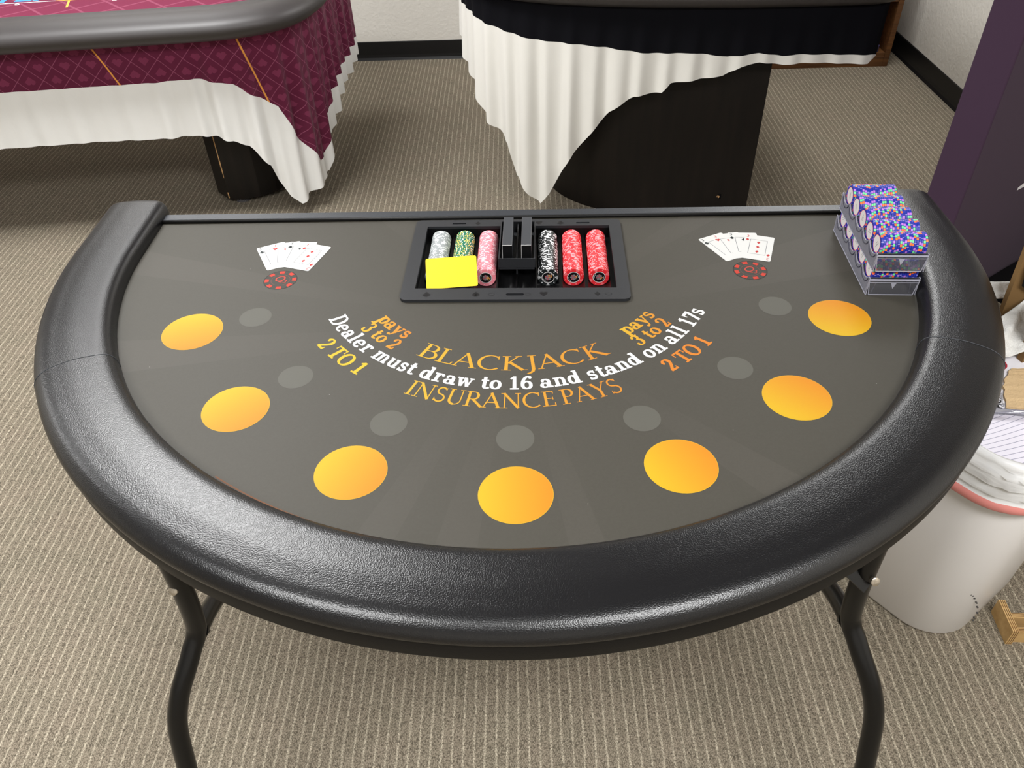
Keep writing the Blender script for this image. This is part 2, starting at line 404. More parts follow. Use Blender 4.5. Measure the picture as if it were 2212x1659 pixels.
def cove(bm, a, b_, nrm):
    prof = [(0.0, 0.0), (0.012, 0.0), (0.009, 0.006), (0.0055, 0.014), (0.004, 0.03), (0.004, 0.100), (0.0, 0.103)]
    a, b_, nrm = Vector(a), Vector(b_), Vector(nrm)
    ra = [bm.verts.new(a + nrm * p + Vector((0, 0, q))) for p, q in prof]; rb = [bm.verts.new(b_ + nrm * p + Vector((0, 0, q))) for p, q in prof]
    for i in range(len(prof) - 1): bm.faces.new((ra[i], ra[i + 1], rb[i + 1], rb[i]))
    bm.faces.new(ra[::-1]); bm.faces.new(rb)
    bmesh.ops.recalc_face_normals(bm, faces=bm.faces[:])
bm = bmesh.new(); cove(bm, (X0, Y1, 0), (X1, Y1, 0), (0, -1, 0)); struct('baseboard_back', bm, 'baseboard_rubber')
bm = bmesh.new(); cove(bm, (X1, Y0, 0), (X1, Y1 - .012, 0), (-1, 0, 0)); struct('baseboard_right', bm, 'baseboard_rubber')

# ------------------------------------------------------------------ lettering (serif strokes, laid on arcs)
def A(cx_, cy_, rx, ry, a0, a1, n_=18):
    return [(cx_ + rx * cos(radians(a0 + (a1 - a0) * i / n_)), cy_ + ry * sin(radians(a0 + (a1 - a0) * i / n_))) for i in range(n_ + 1)]
class G:
    def __init__(s, T, t): s.T, s.t, s.q = T, t, []
    def st(s, pts, w=None):
        n_ = len(pts); L = []
        for i in range(n_):
            a, b_ = pts[max(i - 1, 0)], pts[min(i + 1, n_ - 1)]
            dx_, dy_ = b_[0] - a[0], b_[1] - a[1]; l_ = sqrt(dx_ * dx_ + dy_ * dy_) or 1
            ww = w if w else s.t + (s.T - s.t) * abs(dy_ / l_) ** 1.4
            L.append((pts[i][0] - dy_ / l_ * ww / 2, pts[i][1] + dx_ / l_ * ww / 2, pts[i][0] + dy_ / l_ * ww / 2, pts[i][1] - dx_ / l_ * ww / 2))
        for p, q in zip(L[:-1], L[1:]): s.q.append([(p[0], p[1]), (p[2], p[3]), (q[2], q[3]), (q[0], q[1])])
        return s
    def r(s, x0, x1, y0, y1):
        m_ = max(1, int((x1 - x0) / 0.25))
        for i in range(m_):
            a, b_ = x0 + (x1 - x0) * i / m_, x0 + (x1 - x0) * (i + 1) / m_
            s.q.append([(a, y0), (b_, y0), (b_, y1), (a, y1)])
        return s
    def dot(s, x, y, r_): s.q.append([(x + r_ * cos(i * pi / 5), y + r_ * sin(i * pi / 5)) for i in range(10)]); return s
    def v(s, x, y0, y1, w=None): return s.st([(x, y0), (x, (y0 + y1) / 2), (x, y1)], w or s.T)
def slab():
    D = {}; B = 0.105
    def g(): return G(0.205, 0.10)
    D['D'] = (g().v(.2, 0, 1).r(0, .4, 0, B).r(0, .4, 1 - B, 1).st([(.3, .95)] + A(.44, .5, .34, .45, 90, -90) + [(.3, .05)]), .95)
    D['e'] = (g().st(A(.34, .34, .245, .3, 0, 318)).r(.12, .64, .31, .40), .74)
    D['a'] = (g().st(A(.27, .2, .18, .155, 0, 360)).st([(.5, .04), (.5, .3)] + A(.31, .45, .19, .18, 0, 155)).dot(.15, .5, .085).r(.45, .7, 0, B), .74)
    D['l'] = (g().v(.25, 0, 1).r(.04, .47, 0, B).r(.06, .3, 1 - B, 1), .52)
    D['r'] = (g().v(.23, 0, .68).r(.03, .47, 0, B).r(.03, .3, .68 - B, .68).st(A(.42, .4, .17, .23, 170, 60)).dot(.54, .56, .1), .68)
    D['n'] = (g().v(.22, 0, .68).v(.6, 0, .45).r(.03, .41, 0, B).r(.45, .79, 0, B).r(.03, .25, .68 - B, .68).st(A(.41, .42, .19, .22, 175, 0)), .83)
    D['m'] = (g().v(.2, 0, .68).v(.55, 0, .45).v(.9, 0, .45).r(.02, .37, 0, B).r(.42, .7, 0, B).r(.77, 1.07, 0, B).r(.02, .22, .68 - B, .68).st(A(.375, .42, .175, .22, 175, 0)).st(A(.725, .42, .175, .22, 175, 0)), 1.11)
    D['u'] = (g().v(.2, .25, .68).v(.58, 0, .68).r(.02, .25, .68 - B, .68).r(.42, .62, .68 - B, .68).r(.58, .77, 0, B).st(A(.39, .26, .19, .21, 180, 355)), .81)
    D['s'] = (G(.15, .15).st(A(.28, .5, .165, .13, 20, 270) + A(.28, .2, .185, .15, 90, -155)).r(.4, .48, .45, .68).r(.08, .16, 0, .23), .58)
    D['t'] = (g().v(.23, .18, .9).r(.03, .46, .68 - B, .68).st(A(.36, .19, .13, .14, 180, 335)), .53)
    D['d'] = (g().st(A(.3, .34, .2, .29, 0, 360)).v(.56, 0, 1).r(.38, .56, 1 - B, 1).r(.56, .76, 0, B), .81)
    D['w'] = (g().st([(.14, .66), (.3, .02)], .2).st([(.3, .02), (.48, .62)], .1).st([(.48, .62), (.66, .02)], .2).st([(.66, .02), (.84, .64)], .1).r(0, .32, .68 - B, .68).r(.7, .97, .68 - B, .68).r(.36, .56, .68 - B, .68), .99)
    D['o'] = (g().st(A(.33, .34, .235, .3, 0, 360)), .7)
    D['1'] = (g().v(.32, 0, 1).r(.08, .56, 0, B).st([(.1, .8), (.3, .95)], .12), .66)
    D['6'] = (g().st(A(.34, .31, .23, .27, 0, 360)).st(A(.5, .36, .39, .6, 85, 180)).dot(.56, .88, .1), .72)
    D['7'] = (g().r(.06, .64, .82, 1.0).st([(.56, .86), (.26, 0)], .2).r(.06, .15, .66, .9), .68)
    D['p'] = (g().st(A(.44, .34, .2, .29, 0, 360)).v(.2, -.32, .68).r(.0, .4, -.32, -.32 + B).r(.02, .2, .68 - B, .68), .76)
    D['y'] = (g().st([(.14, .64), (.38, .03)], .2).st([(.64, .64), (.38, .03), (.25, -.26)], .1).dot(.16, -.22, .1).r(0, .31, .68 - B, .68).r(.48, .76, .68 - B, .68), .76)
    D['3'] = (g().st(A(.31, .75, .2, .19, 150, -90)).st(A(.31, .28, .23, .27, 90, -150)).dot(.14, .8, .09).dot(.13, .2, .09), .66)
    D['2'] = (g().st(A(.32, .71, .21, .24, 170, -25) + [(.4, .42), (.12, .07)]).r(.07, .58, 0, .14).dot(.14, .74, .09).r(.5, .58, .0, .26), .68)
    D['T'] = (g().v(.42, 0, 1).r(.2, .64, 0, B).r(.04, .8, 1 - B, 1).r(.02, .1, .68, 1).r(.74, .82, .68, 1), .86)
    D['O'] = (g().st(A(.45, .5, .35, .46, 0, 360, 30)), .92)
    D[' '] = (g(), .36)
    return D
def roman():
    D = {}; B = 0.04
    def g(): return G(0.125, 0.048)
    D['B'] = (g().v(.17, 0, 1).r(0, .3, 0, B).r(0, .3, 1 - B, 1).st([(.17, .975)] + A(.38, .755, .2, .22, 90, -90) + [(.17, .53)]).st([(.17, .53)] + A(.42, .28, .25, .255, 90, -90) + [(.17, .025)]), .74)
    D['L'] = (g().v(.17, 0, 1).r(0, .62, 0, .05).r(0, .34, 1 - B, 1).st([(.58, 0), (.64, .2)], .05), .66)
    D['A'] = (g().st([(.08, 0), (.41, 1)], .055).st([(.37, 1), (.76, 0)], .13).r(.2, .6, .32, .37).r(-.03, .2, 0, B).r(.62, .9, 0, B), .85)
    D['C'] = (g().st(A(.5, .5, .42, .49, 48, 312, 28)).v(.79, .74, .98, .05), .92)
    D['K'] = (g().v(.17, 0, 1).r(0, .34, 0, B).r(0, .34, 1 - B, 1).st([(.2, .47), (.64, 1)], .055).st([(.3, .56), (.76, 0)], .13).r(.5, .76, 1 - B, 1).r(.66, .92, 0, B), .86)
    D['J'] = (g().st([(.27, 1), (.27, .5), (.27, .05), (.24, -.1), (.16, -.2), (.04, -.26)]).r(.1, .44, 1 - B, 1), .46)
    D['I'] = (g().v(.18, 0, 1).r(.02, .34, 0, B).r(.02, .34, 1 - B, 1), .38)
    D['N'] = (g().v(.17, 0, 1, .055).st([(.12, 1), (.8, 0)], .13).v(.8, 0, 1, .055).r(.02, .32, 0, B).r(-.02, .2, 1 - B, 1).r(.66, .94, 1 - B, 1), .98)
    D['S'] = (G(.085, .085).st(A(.31, .75, .2, .225, 35, 270) + A(.31, .265, .225, .245, 90, -145)).v(.5, .78, .97, .04).v(.09, .03, .24, .04), .62)
    D['U'] = (g().st([(.18, 1), (.18, .6)] + A(.44, .3, .26, .29, 180, 360)[:10], .12).st(A(.44, .3, .26, .29, 270, 360) + [(.7, .7), (.7, 1)], .055).r(.02, .34, 1 - B, 1).r(.56, .84, 1 - B, 1), .88)
    D['R'] = (g().v(.17, 0, 1).r(0, .34, 0, B).r(0, .3, 1 - B, 1).st([(.17, .975)] + A(.38, .73, .22, .245, 90, -90) + [(.17, .485)]).st([(.36, .49), (.82, 0)], .125).r(.7, .92, 0, B), .84)
    D['E'] = (g().v(.17, 0, 1).r(0, .58, 0, .05).r(0, .56, .955, 1).r(.17, .5, .49, .535).v(.57, 0, .2, .05).v(.55, .82, 1, .05).v(.5, .42, .6, .045), .66)
    D['P'] = (g().v(.17, 0, 1).r(0, .36, 0, B).r(0, .3, 1 - B, 1).st([(.17, .975)] + A(.36, .73, .22, .245, 90, -90) + [(.17, .485)]), .66)
    D['Y'] = (g().st([(.08, 1), (.4, .48)], .13).st([(.72, 1), (.4, .48)], .055).v(.4, 0, .52).r(.24, .56, 0, B).r(-.06, .22, 1 - B, 1).r(.6, .86, 1 - B, 1), .8)
    D[' '] = (g(), .22)
    return D
def inkc(c_): return tuple(v * (0.55 if min(c_) > 200 else 0.46) for v in lin(c_)) + (1.0,)
SLAB, ROMAN = slab(), roman()
YEL, ORA = (255, 214, 44), (255, 150, 40)
PC = (0.004, 0.410)                     # centre the layout is printed around
def lerpc(a, b_, t): t = min(max(t, 0), 1); return tuple(a[i] + (b_[i] - a[i]) * t for i in range(3))
def arc_text(bm, lay, D, txt, R_, a0, a1, h, z, colf, skew=0.0, narrow=None):
    adv = [D[c_][1] for c_ in txt]; tot = sum(adv)
    sc = radians(a1 - a0) * R_ / tot            # metres per glyph unit in x
    x = 0.0
    for c_, ad in zip(txt, adv):
        for qi, q in enumerate(D[c_][0].q):
            pts = []
            for gx, gy in q:
                an = radians(a0) + (x + gx + skew * gy) * sc / R_; r_ = R_ - gy * h
                pts.append((PC[0] + r_ * sin(an), PC[1] - r_ * cos(an), z + qi * 2.5e-6))
            f_ = poly(bm, pts, 1)
            if f_.normal.z == 0: f_.normal_update()
            if f_.normal.z < 0: f_.normal_flip()
            for lp in f_.loops: lp[lay] = inkc(colf(lp.vert.co))
        x += ad

# ------------------------------------------------------------------ blackjack table
bj = thing('blackjack_table', 'half-round blackjack table with black padded leather rail and grey-brown printed felt', 'table', (0, 0.1, 0))
OFF = Vector((0, -0.1, 0))
TC = (0.002, 0.451)
def part(name, bm, mats, parent=None, **kw):
    bmesh.ops.translate(bm, verts=bm.verts[:], vec=OFF)
    return link(name, bm, mats, parent or bj, **kw)
def d_outline(r_, yb_l, yb_r, n_=72):
    pts = [(TC[0] - r_, yb_l)]
    for i in range(n_ + 1):
        a = pi + pi * i / n_; pts.append((TC[0] + r_ * cos(a), TC[1] + r_ * sin(a)))
    pts.append((TC[0] + r_, yb_r)); return pts
TR = radians(-1.7); TPOS = (0.007, 0.4105)
def tr2(u, v): return (TPOS[0] + u * cos(TR) - v * sin(TR), TPOS[1] + u * sin(TR) + v * cos(TR))
hole = [tr2(*p) for p in ((-.195, -.112), (.195, -.112), (.195, .128), (-.195, .128))]
bm = bmesh.new(); prism(bm, d_outline(0.85, .596, .570), 0.735, 0.7575, 0, [hole]); part('table_board', bm, 'board_dark')
# felt with its printed layout
bm = bmesh.new(); lay = bm.loops.layers.float_color.new('Col')
prism(bm, d_outline(0.766, .587, .561), 0.758, 0.7600, 0, [hole])
Z1 = 0.7602
def tag_col(f_, c_):
    for lp in f_.loops: lp[lay] = inkc(c_)
orange = [(-.576, .198), (-.445, -.009), (-.240, -.151), (0, -.200), (.240, -.151), (.445, -.009), (.576, .198)]
greys = [(-.472, .237), (-.364, .066), (-.196, -.050), (0, -.089), (.196, -.050), (.364, .066), (.472, .237)]
for i, (x, y) in enumerate(orange):
    tang = Vector((-(y - PC[1]), x - PC[0])).normalized()
    n_ = 48; r_ = 0.0535
    f_ = disc(bm, (x, y), r_, Z1, n_, 1); tag_col(f_, (255, 205, 50))
    for rings in range(1):
        c0 = bm.verts.new((x, y, Z1 + 0.0001))
        ring = [bm.verts.new((x + (r_ - .0007) * cos(2 * pi * j / n_), y + (r_ - .0007) * sin(2 * pi * j / n_), Z1 + 0.0001)) for j in range(n_)]
        for j in range(n_):
            f_ = bm.faces.new((c0, ring[j], ring[(j + 1) % n_])); f_.material_index = 1
            for lp in f_.loops:
                s_ = (Vector((lp.vert.co.x - x, lp.vert.co.y - y)).dot(tang) / r_ + 1) / 2
                lp[lay] = inkc(lerpc((255, 208, 30), (255, 160, 26), s_))
for x, y in greys: tag_col(disc(bm, (x, y), 0.0290, Z1, 36, 1), (112, 110, 101))
gradx = lambda p: lerpc(YEL, ORA, (p.x + 0.36) / 0.72 * 1.0)
gradb = lambda p: lerpc((252, 204, 50), (246, 160, 44), (p.x + 0.18) / 0.34)
wht = lambda p: (250, 250, 250)
arc_text(bm, lay, ROMAN, 'BLACKJACK', .339, -30.5, 27.8, .0375, Z1, gradb)
arc_text(bm, lay, ROMAN, 'INSURANCE PAYS', .4315, -25.3, 23.6, .0355, Z1, gradb)
arc_text(bm, lay, SLAB, 'Dealer must draw to 16 and stand on all 17s', .387, -61.6, 61.8, .0325, Z1, wht)
gp = lambda p: lerpc((255, 206, 50), (250, 156, 44), (p.x + 0.27) / 0.08)
gq = lambda p: lerpc((255, 206, 50), (250, 156, 44), (p.x - 0.19) / 0.08)
arc_text(bm, lay, SLAB, 'pays', .316, -53.5, -38.3, .031, Z1, gp)
arc_text(bm, lay, SLAB, '3 to 2', .351, -52.6, -37.6, .029, Z1, gp)
arc_text(bm, lay, SLAB, 'pays', .316, 37.6, 52.6, .031, Z1, gq)
arc_text(bm, lay, SLAB, '3 to 2', .351, 36.8, 52.0, .029, Z1, gq)
arc_text(bm, lay, SLAB, '2 TO 1', .434, -53.7, -37.6, .032, Z1, lambda p: (255, 216, 40))
arc_text(bm, lay, SLAB, '2 TO 1', .434, 36.0, 51.2, .032, Z1, lambda p: (255, 152, 44))
# thin orange border line that peeks out along the rail
for i in range(60):
    a, b_ = radians(234 + 40 * i / 60), radians(234 + 40 * (i + 1) / 60)
    q = [(TC[0] + .003 + rr * cos(t), TC[1] + .003 + rr * sin(t), Z1) for rr, t in ((.7535, a), (.7535, b_), (.7515, b_), (.7515, a))]
    f_ = poly(bm, q, 1); f_.normal_update()
    if f_.normal.z < 0: f_.normal_flip()
    tag_col(f_, (150, 88, 40))
def suit_poly(kind, s_):
    if kind == 'd': return [[(0, -.5 * s_), (.38 * s_, 0), (0, .5 * s_), (-.38 * s_, 0)]]
    if kind == 'h':
        o = [(0, -.5 * s_)] + [(.24 * s_ + .26 * s_ * cos(radians(t)), .2 * s_ + .26 * s_ * sin(radians(t))) for t in range(-30, 181, 30)] + [(-.24 * s_ + .26 * s_ * cos(radians(t)), .2 * s_ + .26 * s_ * sin(radians(t))) for t in range(0, 211, 30)]
        return [o]
    if kind == 's':
        h_ = [(-x, -y + .08 * s_) for x, y in suit_poly('h', s_ * .9)[0]]
        return [h_, [(-.2 * s_, -.5 * s_), (.2 * s_, -.5 * s_), (0, .1 * s_)]]
    o = [[(cx_ * s_ + .22 * s_ * cos(t * pi / 6), cy_ * s_ + .22 * s_ * sin(t * pi / 6)) for t in range(12)] for cx_, cy_ in ((0, .26), (-.25, -.08), (.25, -.08))]
    return o + [[(-.18 * s_, -.5 * s_), (.18 * s_, -.5 * s_), (.0, .1 * s_)]]
def put(bm, loops, cx_, cy_, an, z, colr, w=1.0):
    for L in loops:
        pts = [(cx_ + x * w * cos(an) - y * sin(an), cy_ + x * w * sin(an) + y * cos(an)) for x, y in L]
        fs = flat_poly(bm, [pts], z, 1)
        for f_ in fs: tag_col(f_, colr)
def print_text(bm, txt, cx_, cy_, an, z, size, colr, shear=0.0, bold=0.0):
    M = Matrix.Translation((cx_, cy_, z)) @ Matrix.Rotation(an, 4, 'Z')
    n0 = len(bm.faces); text_mesh(bm, txt, M, size, 1, shear, bold=bold)
    bm.faces.ensure_lookup_table()
    for f_ in bm.faces[n0:]:
        f_.normal_update()
        if f_.normal.z < 0: f_.normal_flip()
        tag_col(f_, colr)
INK, RED = (30, 44, 46), (232, 62, 60)
def card_fan(ox, oy, rot=0.0):
    cards = [(-.4805, .447, 26, 'c', INK), (-.4605, .4505, 11, 'h', RED), (-.437, .4515, -4, 's', INK), (-.415, .440, -19, 'd', RED)]
    pv = (-.449, .43)
    for k_, (x, y, dg, st_, ink) in enumerate(cards):
        an = radians(dg) + rot
        x, y = pv[0] + (x - pv[0]) * cos(rot) - (y - pv[1]) * sin(rot) + ox, pv[1] + (x - pv[0]) * sin(rot) + (y - pv[1]) * cos(rot) + oy
        z = Z1 + .00015 * k_
        put(bm, [rrect(-.029, .029, -.047, .047, .0035, 3)], x, y, an, z, (250, 250, 247))
        def w(lx, ly): return x + lx * cos(an) - ly * sin(an), y + lx * sin(an) + ly * cos(an)
        zz = z + .00005
        for (a, b_) in (((-.0165, -.026), (-.0165, .029)), ((-.0165, .029), (.0165, .029)), ((.0165, -.026), (.0165, .029)), ((-.0165, -.026), (.0165, -.026))):
            dx_, dy_ = b_[0] - a[0], b_[1] - a[1]; l_ = sqrt(dx_ ** 2 + dy_ ** 2); nx, ny = -dy_ / l_ * .0004, dx_ / l_ * .0004
            put(bm, [[(a[0] - nx, a[1] - ny), (b_[0] - nx, b_[1] - ny), (b_[0] + nx, b_[1] + ny), (a[0] + nx, a[1] + ny)]], x, y, an, zz, (110, 112, 120))
        cx_, cy_ = w(-.0228, .0395); print_text(bm, '3', cx_, cy_, an, zz, .0125, ink)
        cx_, cy_ = w(-.0225, .0265); put(bm, suit_poly(st_, .0095), cx_, cy_, an, zz, ink)
        if k_ == 3:
            cx_, cy_ = w(.0228, -.0375); print_text(bm, '3', cx_, cy_, an + pi, zz, .0125, ink)
            cx_, cy_ = w(.0225, -.0245); put(bm, suit_poly(st_, .0095), cx_, cy_, an + pi, zz, ink)
        for py in ((.019, .002, -.016) if k_ == 3 else () if k_ == 0 else (.020,)):
            cx_, cy_ = w(0.0, py); put(bm, suit_poly(st_, .0095), cx_, cy_, an, zz, ink)
def logo_chip(x, y, an):
    for r0, r1, c_ in ((.0308, .0325, (40, 42, 40)), (.0178, .0184, (160, 84, 78))):
        n_ = 48
        for j in range(n_):
            a, b_ = 2 * pi * j / n_, 2 * pi * (j + 1) / n_
            f_ = poly(bm, [(x + rr * cos(t), y + rr * sin(t), Z1) for rr, t in ((r0, a), (r1, a), (r1, b_), (r0, b_))], 1); tag_col(f_, c_)
    tag_col(disc(bm, (x, y), .0308, Z1 - .0001, 40, 1), (72, 70, 62))
    for j in range(8):
        a0 = an + 2 * pi * j / 8; m_ = 4; da = radians(11)
        pts = [(x + .0305 * cos(a0 - da + 2 * da * i / m_), y + .0305 * sin(a0 - da + 2 * da * i / m_)) for i in range(m_ + 1)] + [(x + .0225 * cos(a0 + da * 1.0 - 2 * da * i / m_), y + .0225 * sin(a0 + da * 1.0 - 2 * da * i / m_)) for i in range(m_ + 1)]
        put(bm, [pts], 0, 0, 0, Z1 + .0001, (236, 66, 44))
    print_text(bm, 'Q', x - .003, y + .003, an * 0 + AN, Z1 + .0001, .026, (232, 78, 62), 0.25)
    print_text(bm, '3', x + .0085 * cos(AN) + .004 * sin(AN), y - .006 + .008 * sin(AN), AN, Z1 + .0001, .015, (232, 78, 62), 0.25)
AN = 0.0
card_fan(0, 0); logo_chip(-.452, .358, radians(4))
card_fan(.902, -.0035); logo_chip(.454, .3555, radians(10))
# a few pale lint specks
for x, y in ((-.30, .02), (-.52, .40), (.33, -.08), (.21, .50), (-.13, .30), (.10, -.22), (-.62, .10), (.58, .02)):
    tag_col(disc(bm, (x, y), .0008, Z1, 6, 1), (190, 188, 180))
felt = part('felt', bm, ['felt_cloth', 'felt_print'])
felt['label'] = 'grey-brown felt printed with betting spots, cards and blackjack lettering'

# padded rail
prof = [(.757, .7585), (.7573, .768), (.7598, .7785), (.766, .7865), (.7755, .7903), (.790, .7915), (.822, .792), (.846, .7905), (.862, .789), (.874, .7855), (.8835, .7785), (.8885, .770), (.8895, .763), (.8875, .757), (.884, .7545)]
prof = [(p.x, p.y) for p in catmull([(a, b_, 0) for a, b_ in prof], .004)]
def sweep_rail(bm, prof, yl, yr, n_=150, endround=True):
    st = []
    def add(px, py, nx, ny, s_=1.0): st.append((px, py, nx, ny, s_))
    for i in range(12):
        t = i / 12; y = yl + (TC[1] - yl) * t; d_ = abs(y - yl)
        add(TC[0], y, -1, 0, min(1, sqrt(max(0.0, 1 - (1 - min(d_ / .014, 1)) ** 2)) * .14 + .86) if endround else 1)
        if i == 0 and endround:
            for e in (.002, .005, .009): 
                add(TC[0], yl - e, -1, 0, sqrt(1 - (1 - e / .014) ** 2) * .14 + .86)
    for i in range(n_ + 1):
        a = pi + pi * i / n_; add(TC[0], TC[1], cos(a), sin(a))
    for i in range(1, 13):
        y = TC[1] + (yr - TC[1]) * i / 12; d_ = abs(yr - y)
        if i == 12 and endround:
            for e in (.009, .005, .002): add(TC[0], yr - e, 1, 0, sqrt(1 - (1 - e / .014) ** 2) * .14 + .86)
        add(TC[0], y, 1, 0, 1 if (d_ > .013 or not endround) else .86)
    rings = []
    rm = (prof[0][0] + prof[-1][0]) / 2 if len(prof) > 2 else 0; zm = .765
    for px, py, nx, ny, s_ in st:
        rings.append([bm.verts.new((px + nx * (rm + (r_ - rm) * s_), py + ny * (rm + (r_ - rm) * s_), zm + (z - zm) * s_)) for r_, z in prof])
    for a, b_ in zip(rings[:-1], rings[1:]):
        for j in range(len(prof) - 1): bm.faces.new((a[j], b_[j], b_[j + 1], a[j + 1]))
    bm.faces.new(rings[0]); bm.faces.new(rings[-1][::-1])
    bmesh.ops.recalc_face_normals(bm, faces=bm.faces[:])
bm = bmesh.new(); sweep_rail(bm, prof, .640, .612)
rail = part('padded_rail', bm, 'black_pebbled_leather', smooth=True, angle=60); rail['label'] = 'black pebbled leather armrest rail'
bm = bmesh.new(); sweep_rail(bm, [(.80, .7565), (.8845, .7565), (.8858, .752), (.8858, .726), (.884, .7215), (.879, .719), (.80, .719)], .632, .604, endround=False)
part('rail_skirt', bm, 'smooth_black_vinyl', smooth=True, angle=40)['label'] = 'smooth vinyl band under the rail'
def seam(theta, bend):
    bm = bmesh.new(); P = []
    use = [p for p in prof if p[0] > .756]
    for i, (r_, z) in enumerate(use):
        t = i / (len(use) - 1); a = theta + bend * sin(pi * t) * 0.5
        nz = Vector((r_ - .823, z - .762)); nz.normalize()
        P.append((TC[0] + (r_ + nz.x * .0002) * cos(a), TC[1] + (r_ + nz.x * .0002) * sin(a), z + nz.y * .0002))
    tube(bm, P, .0007, 6); return bm
for th, be in ((radians(207.6), radians(-2.2)), (radians(332.4), radians(2.2))):
    part('seam', seam(th, be), 'black_trim_vinyl', rail, smooth=True)
# back trim strip with piping
def ybk(x): return .5745 - .0172 * x
bm = bmesh.new()
xs = (-.760, .764)
v = []
for x in xs: v.append([bm.verts.new((x, ybk(x) + dy_, z)) for dy_, z in ((0.004, .759), (0.004, .7645), (.006, .766), (.027, .7665), (.029, .765), (.029, .722))])
for j in range(5): bm.faces.new((v[0][j], v[1][j], v[1][j + 1], v[0][j + 1]))
bm.faces.new(v[0]); bm.faces.new(v[1][::-1]); bm.faces.new((v[0][5], v[1][5], v[1][0], v[0][0]))
bmesh.ops.recalc_face_normals(bm, faces=bm.faces[:])
trim = part('back_trim', bm, 'black_trim_vinyl')
bm = bmesh.new(); tube(bm, [(-.757, ybk(-.757) + .001, .7635), (0, ybk(0) + .001, .7635), (.760, ybk(.760) + .001, .7635)], .0038, 10)
part('piping', bm, 'smooth_black_vinyl', trim, smooth=True)

# folding legs
def leg_set(s_):
    X = lambda x: 0.004 + s_ * (x + 0.004)
    fr_pts = catmull([(X(.49), -.260, .735), (X(.490), -.261, .62), (X(.497), -.262, .535), (X(.506), -.278, .508), (X(.516), -.297, .482), (X(.533), -.320, .440), (X(.546), -.343, .382), (X(.549), -.369, .292), (X(.552), -.41, .15), (X(.555), -.452, .012)], .012)
    bm = bmesh.new(); tube(bm, fr_pts, .0152, 20)
    leg = part('leg', bm, 'black_powder_coat', smooth=True, angle=50); leg['label'] = 'front bent steel tube leg'
    bm = bmesh.new(); tube(bm, [(X(.555), -.448, .0), (X(.555), -.452, .03)], .0175, 16); part('foot_cap', bm, 'smooth_black_vinyl', leg, smooth=True, angle=50)
    re_pts = catmull([(X(.499), -.256, .520), (X(.510), -.190, .482), (X(.522), -.08, .415), (X(.535), .10, .345), (X(.546), .30, .285), (X(.552), .45, .20), (X(.555), .53, .10), (X(.557), .56, .012)], .015)
    bm = bmesh.new(); tube(bm, re_pts, .0145, 18)
    leg2 = part('leg', bm, 'black_powder_coat', smooth=True, angle=50); leg2['label'] = 'rear steel tube leg'
    bm = bmesh.new(); tube(bm, [(X(.557), .556, .0), (X(.557), .56, .03)], .0175, 16); part('foot_cap', bm, 'smooth_black_vinyl', leg2, smooth=True, angle=50)
    bm = bmesh.new()   # welded gusset at the knee
    bar(bm, (X(.498), -.262, .520), (X(.503), -.235, .500), .018, .020); part('gusset', bm, 'black_powder_coat', leg)
    if s_ > 0:
        bm = bmesh.new(); bar(bm, (X(.492), -.2775, .640), (X(.40), -.225, .716), .004, .028, upv=(0, .7, .7)); part('brace', bm, 'black_powder_coat', leg)
    bm = bmesh.new()
    nn = Vector((s_ * .15, -.84, .52)).normalized(); c_ = Vector((X(.490), -.2607, .650)) + Vector((s_ * (.0030 if s_ < 0 else .0065), -.0150 if s_ < 0 else -.0195, .002))
    tube(bm, [c_ - nn * .004, c_ + nn * .0012, c_ + nn * .0022], [.0066, .0066, .0050], 16); 
    tube(bm, [c_ + nn * .0022, c_ + nn * .0024], [.0022, .0022], 6)
    part('bolt', bm, 'screw_steel', leg, smooth=True, angle=40)['label'] = 'silver hex bolt'
    bm = bmesh.new(); bar(bm, (X(.49), -.215, .731), (X(.49), .34, .731), .045, .008); part('mounting_plate', bm, 'black_powder_coat')
leg_set(-1); leg_set(1)

# ------------------------------------------------------------------ dealer chip tray
tray = thing('chip_tray', 'black plastic dealer chip tray sunk into the table felt', 'tray', (TPOS[0], TPOS[1], 0.76), TR)
bm = bmesh.new()
outer = rrect(-.2155, .2125, -.1435, .1490, .012)
opening = [(-.190, -.1065), (.1885, -.1065), (.1885, .1225), (-.190, .1225)]
hs = [opening, rrect(-.018, .0155, -.1310, -.1235, .0036, 4), [(-.138, .1315), (-.1105, .1315), (-.1105, .1365), (-.138, .1365)], [(.121, .1315), (.1485, .1315), (.1485, .1365), (.121, .1365)]]
prism(bm, outer, .0002, .0062, 0, hs)
def emb(kind, x, y, s_, an=0.0):
    for L in suit_poly(kind, s_):
        pts = [(x + a * cos(an) - b_ * sin(an), y + a * sin(an) + b_ * cos(an)) for a, b_ in L]; flat_poly(bm, [pts], .00635, 1)
emb('d', -.085, .1345, .014); emb('s', -.028, .1345, .015); emb('h', .043, .1345, .014); emb('c', .088, .1345, .015)
emb('c', -.166, -.1265, .016); emb('s', -.074, -.1265, .016); emb('h', .052, -.1265, .015, .0); emb('d', .1515, -.1265, .014)
def ring_mark(x):
    for i in range(10):
        a, b_ = 2 * pi * i / 10, 2 * pi * (i + 1) / 10
        poly(bm, [(x + rr * cos(t), -.127 + rr * .7 * sin(t), .00635) for rr, t in ((.0052, a), (.006, a), (.006, b_), (.0052, b_))], 1)
for x in (-.045, .022, .172): ring_mark(x)
link('flange', bm, ['black_tray_plastic', 'tray_emboss'], tray)
cols = [(-.160, .0225), (-.1105, .0225), (-.061, .0225), (-.0185, .0175), (.0185, .0175), (.061, .0225), (.1105, .0225), (.160, .0225)]
def basin_z(u):
    z = -.0175
    for c_, r_ in cols:
        if abs(u - c_) < r_: z = min(z, (-.033 + r_) - sqrt(r_ * r_ - (u - c_) ** 2))
    return z
bm = bmesh.new(); us = [-.1905 + i * .00127 for i in range(301)]
fr, bk = [], []
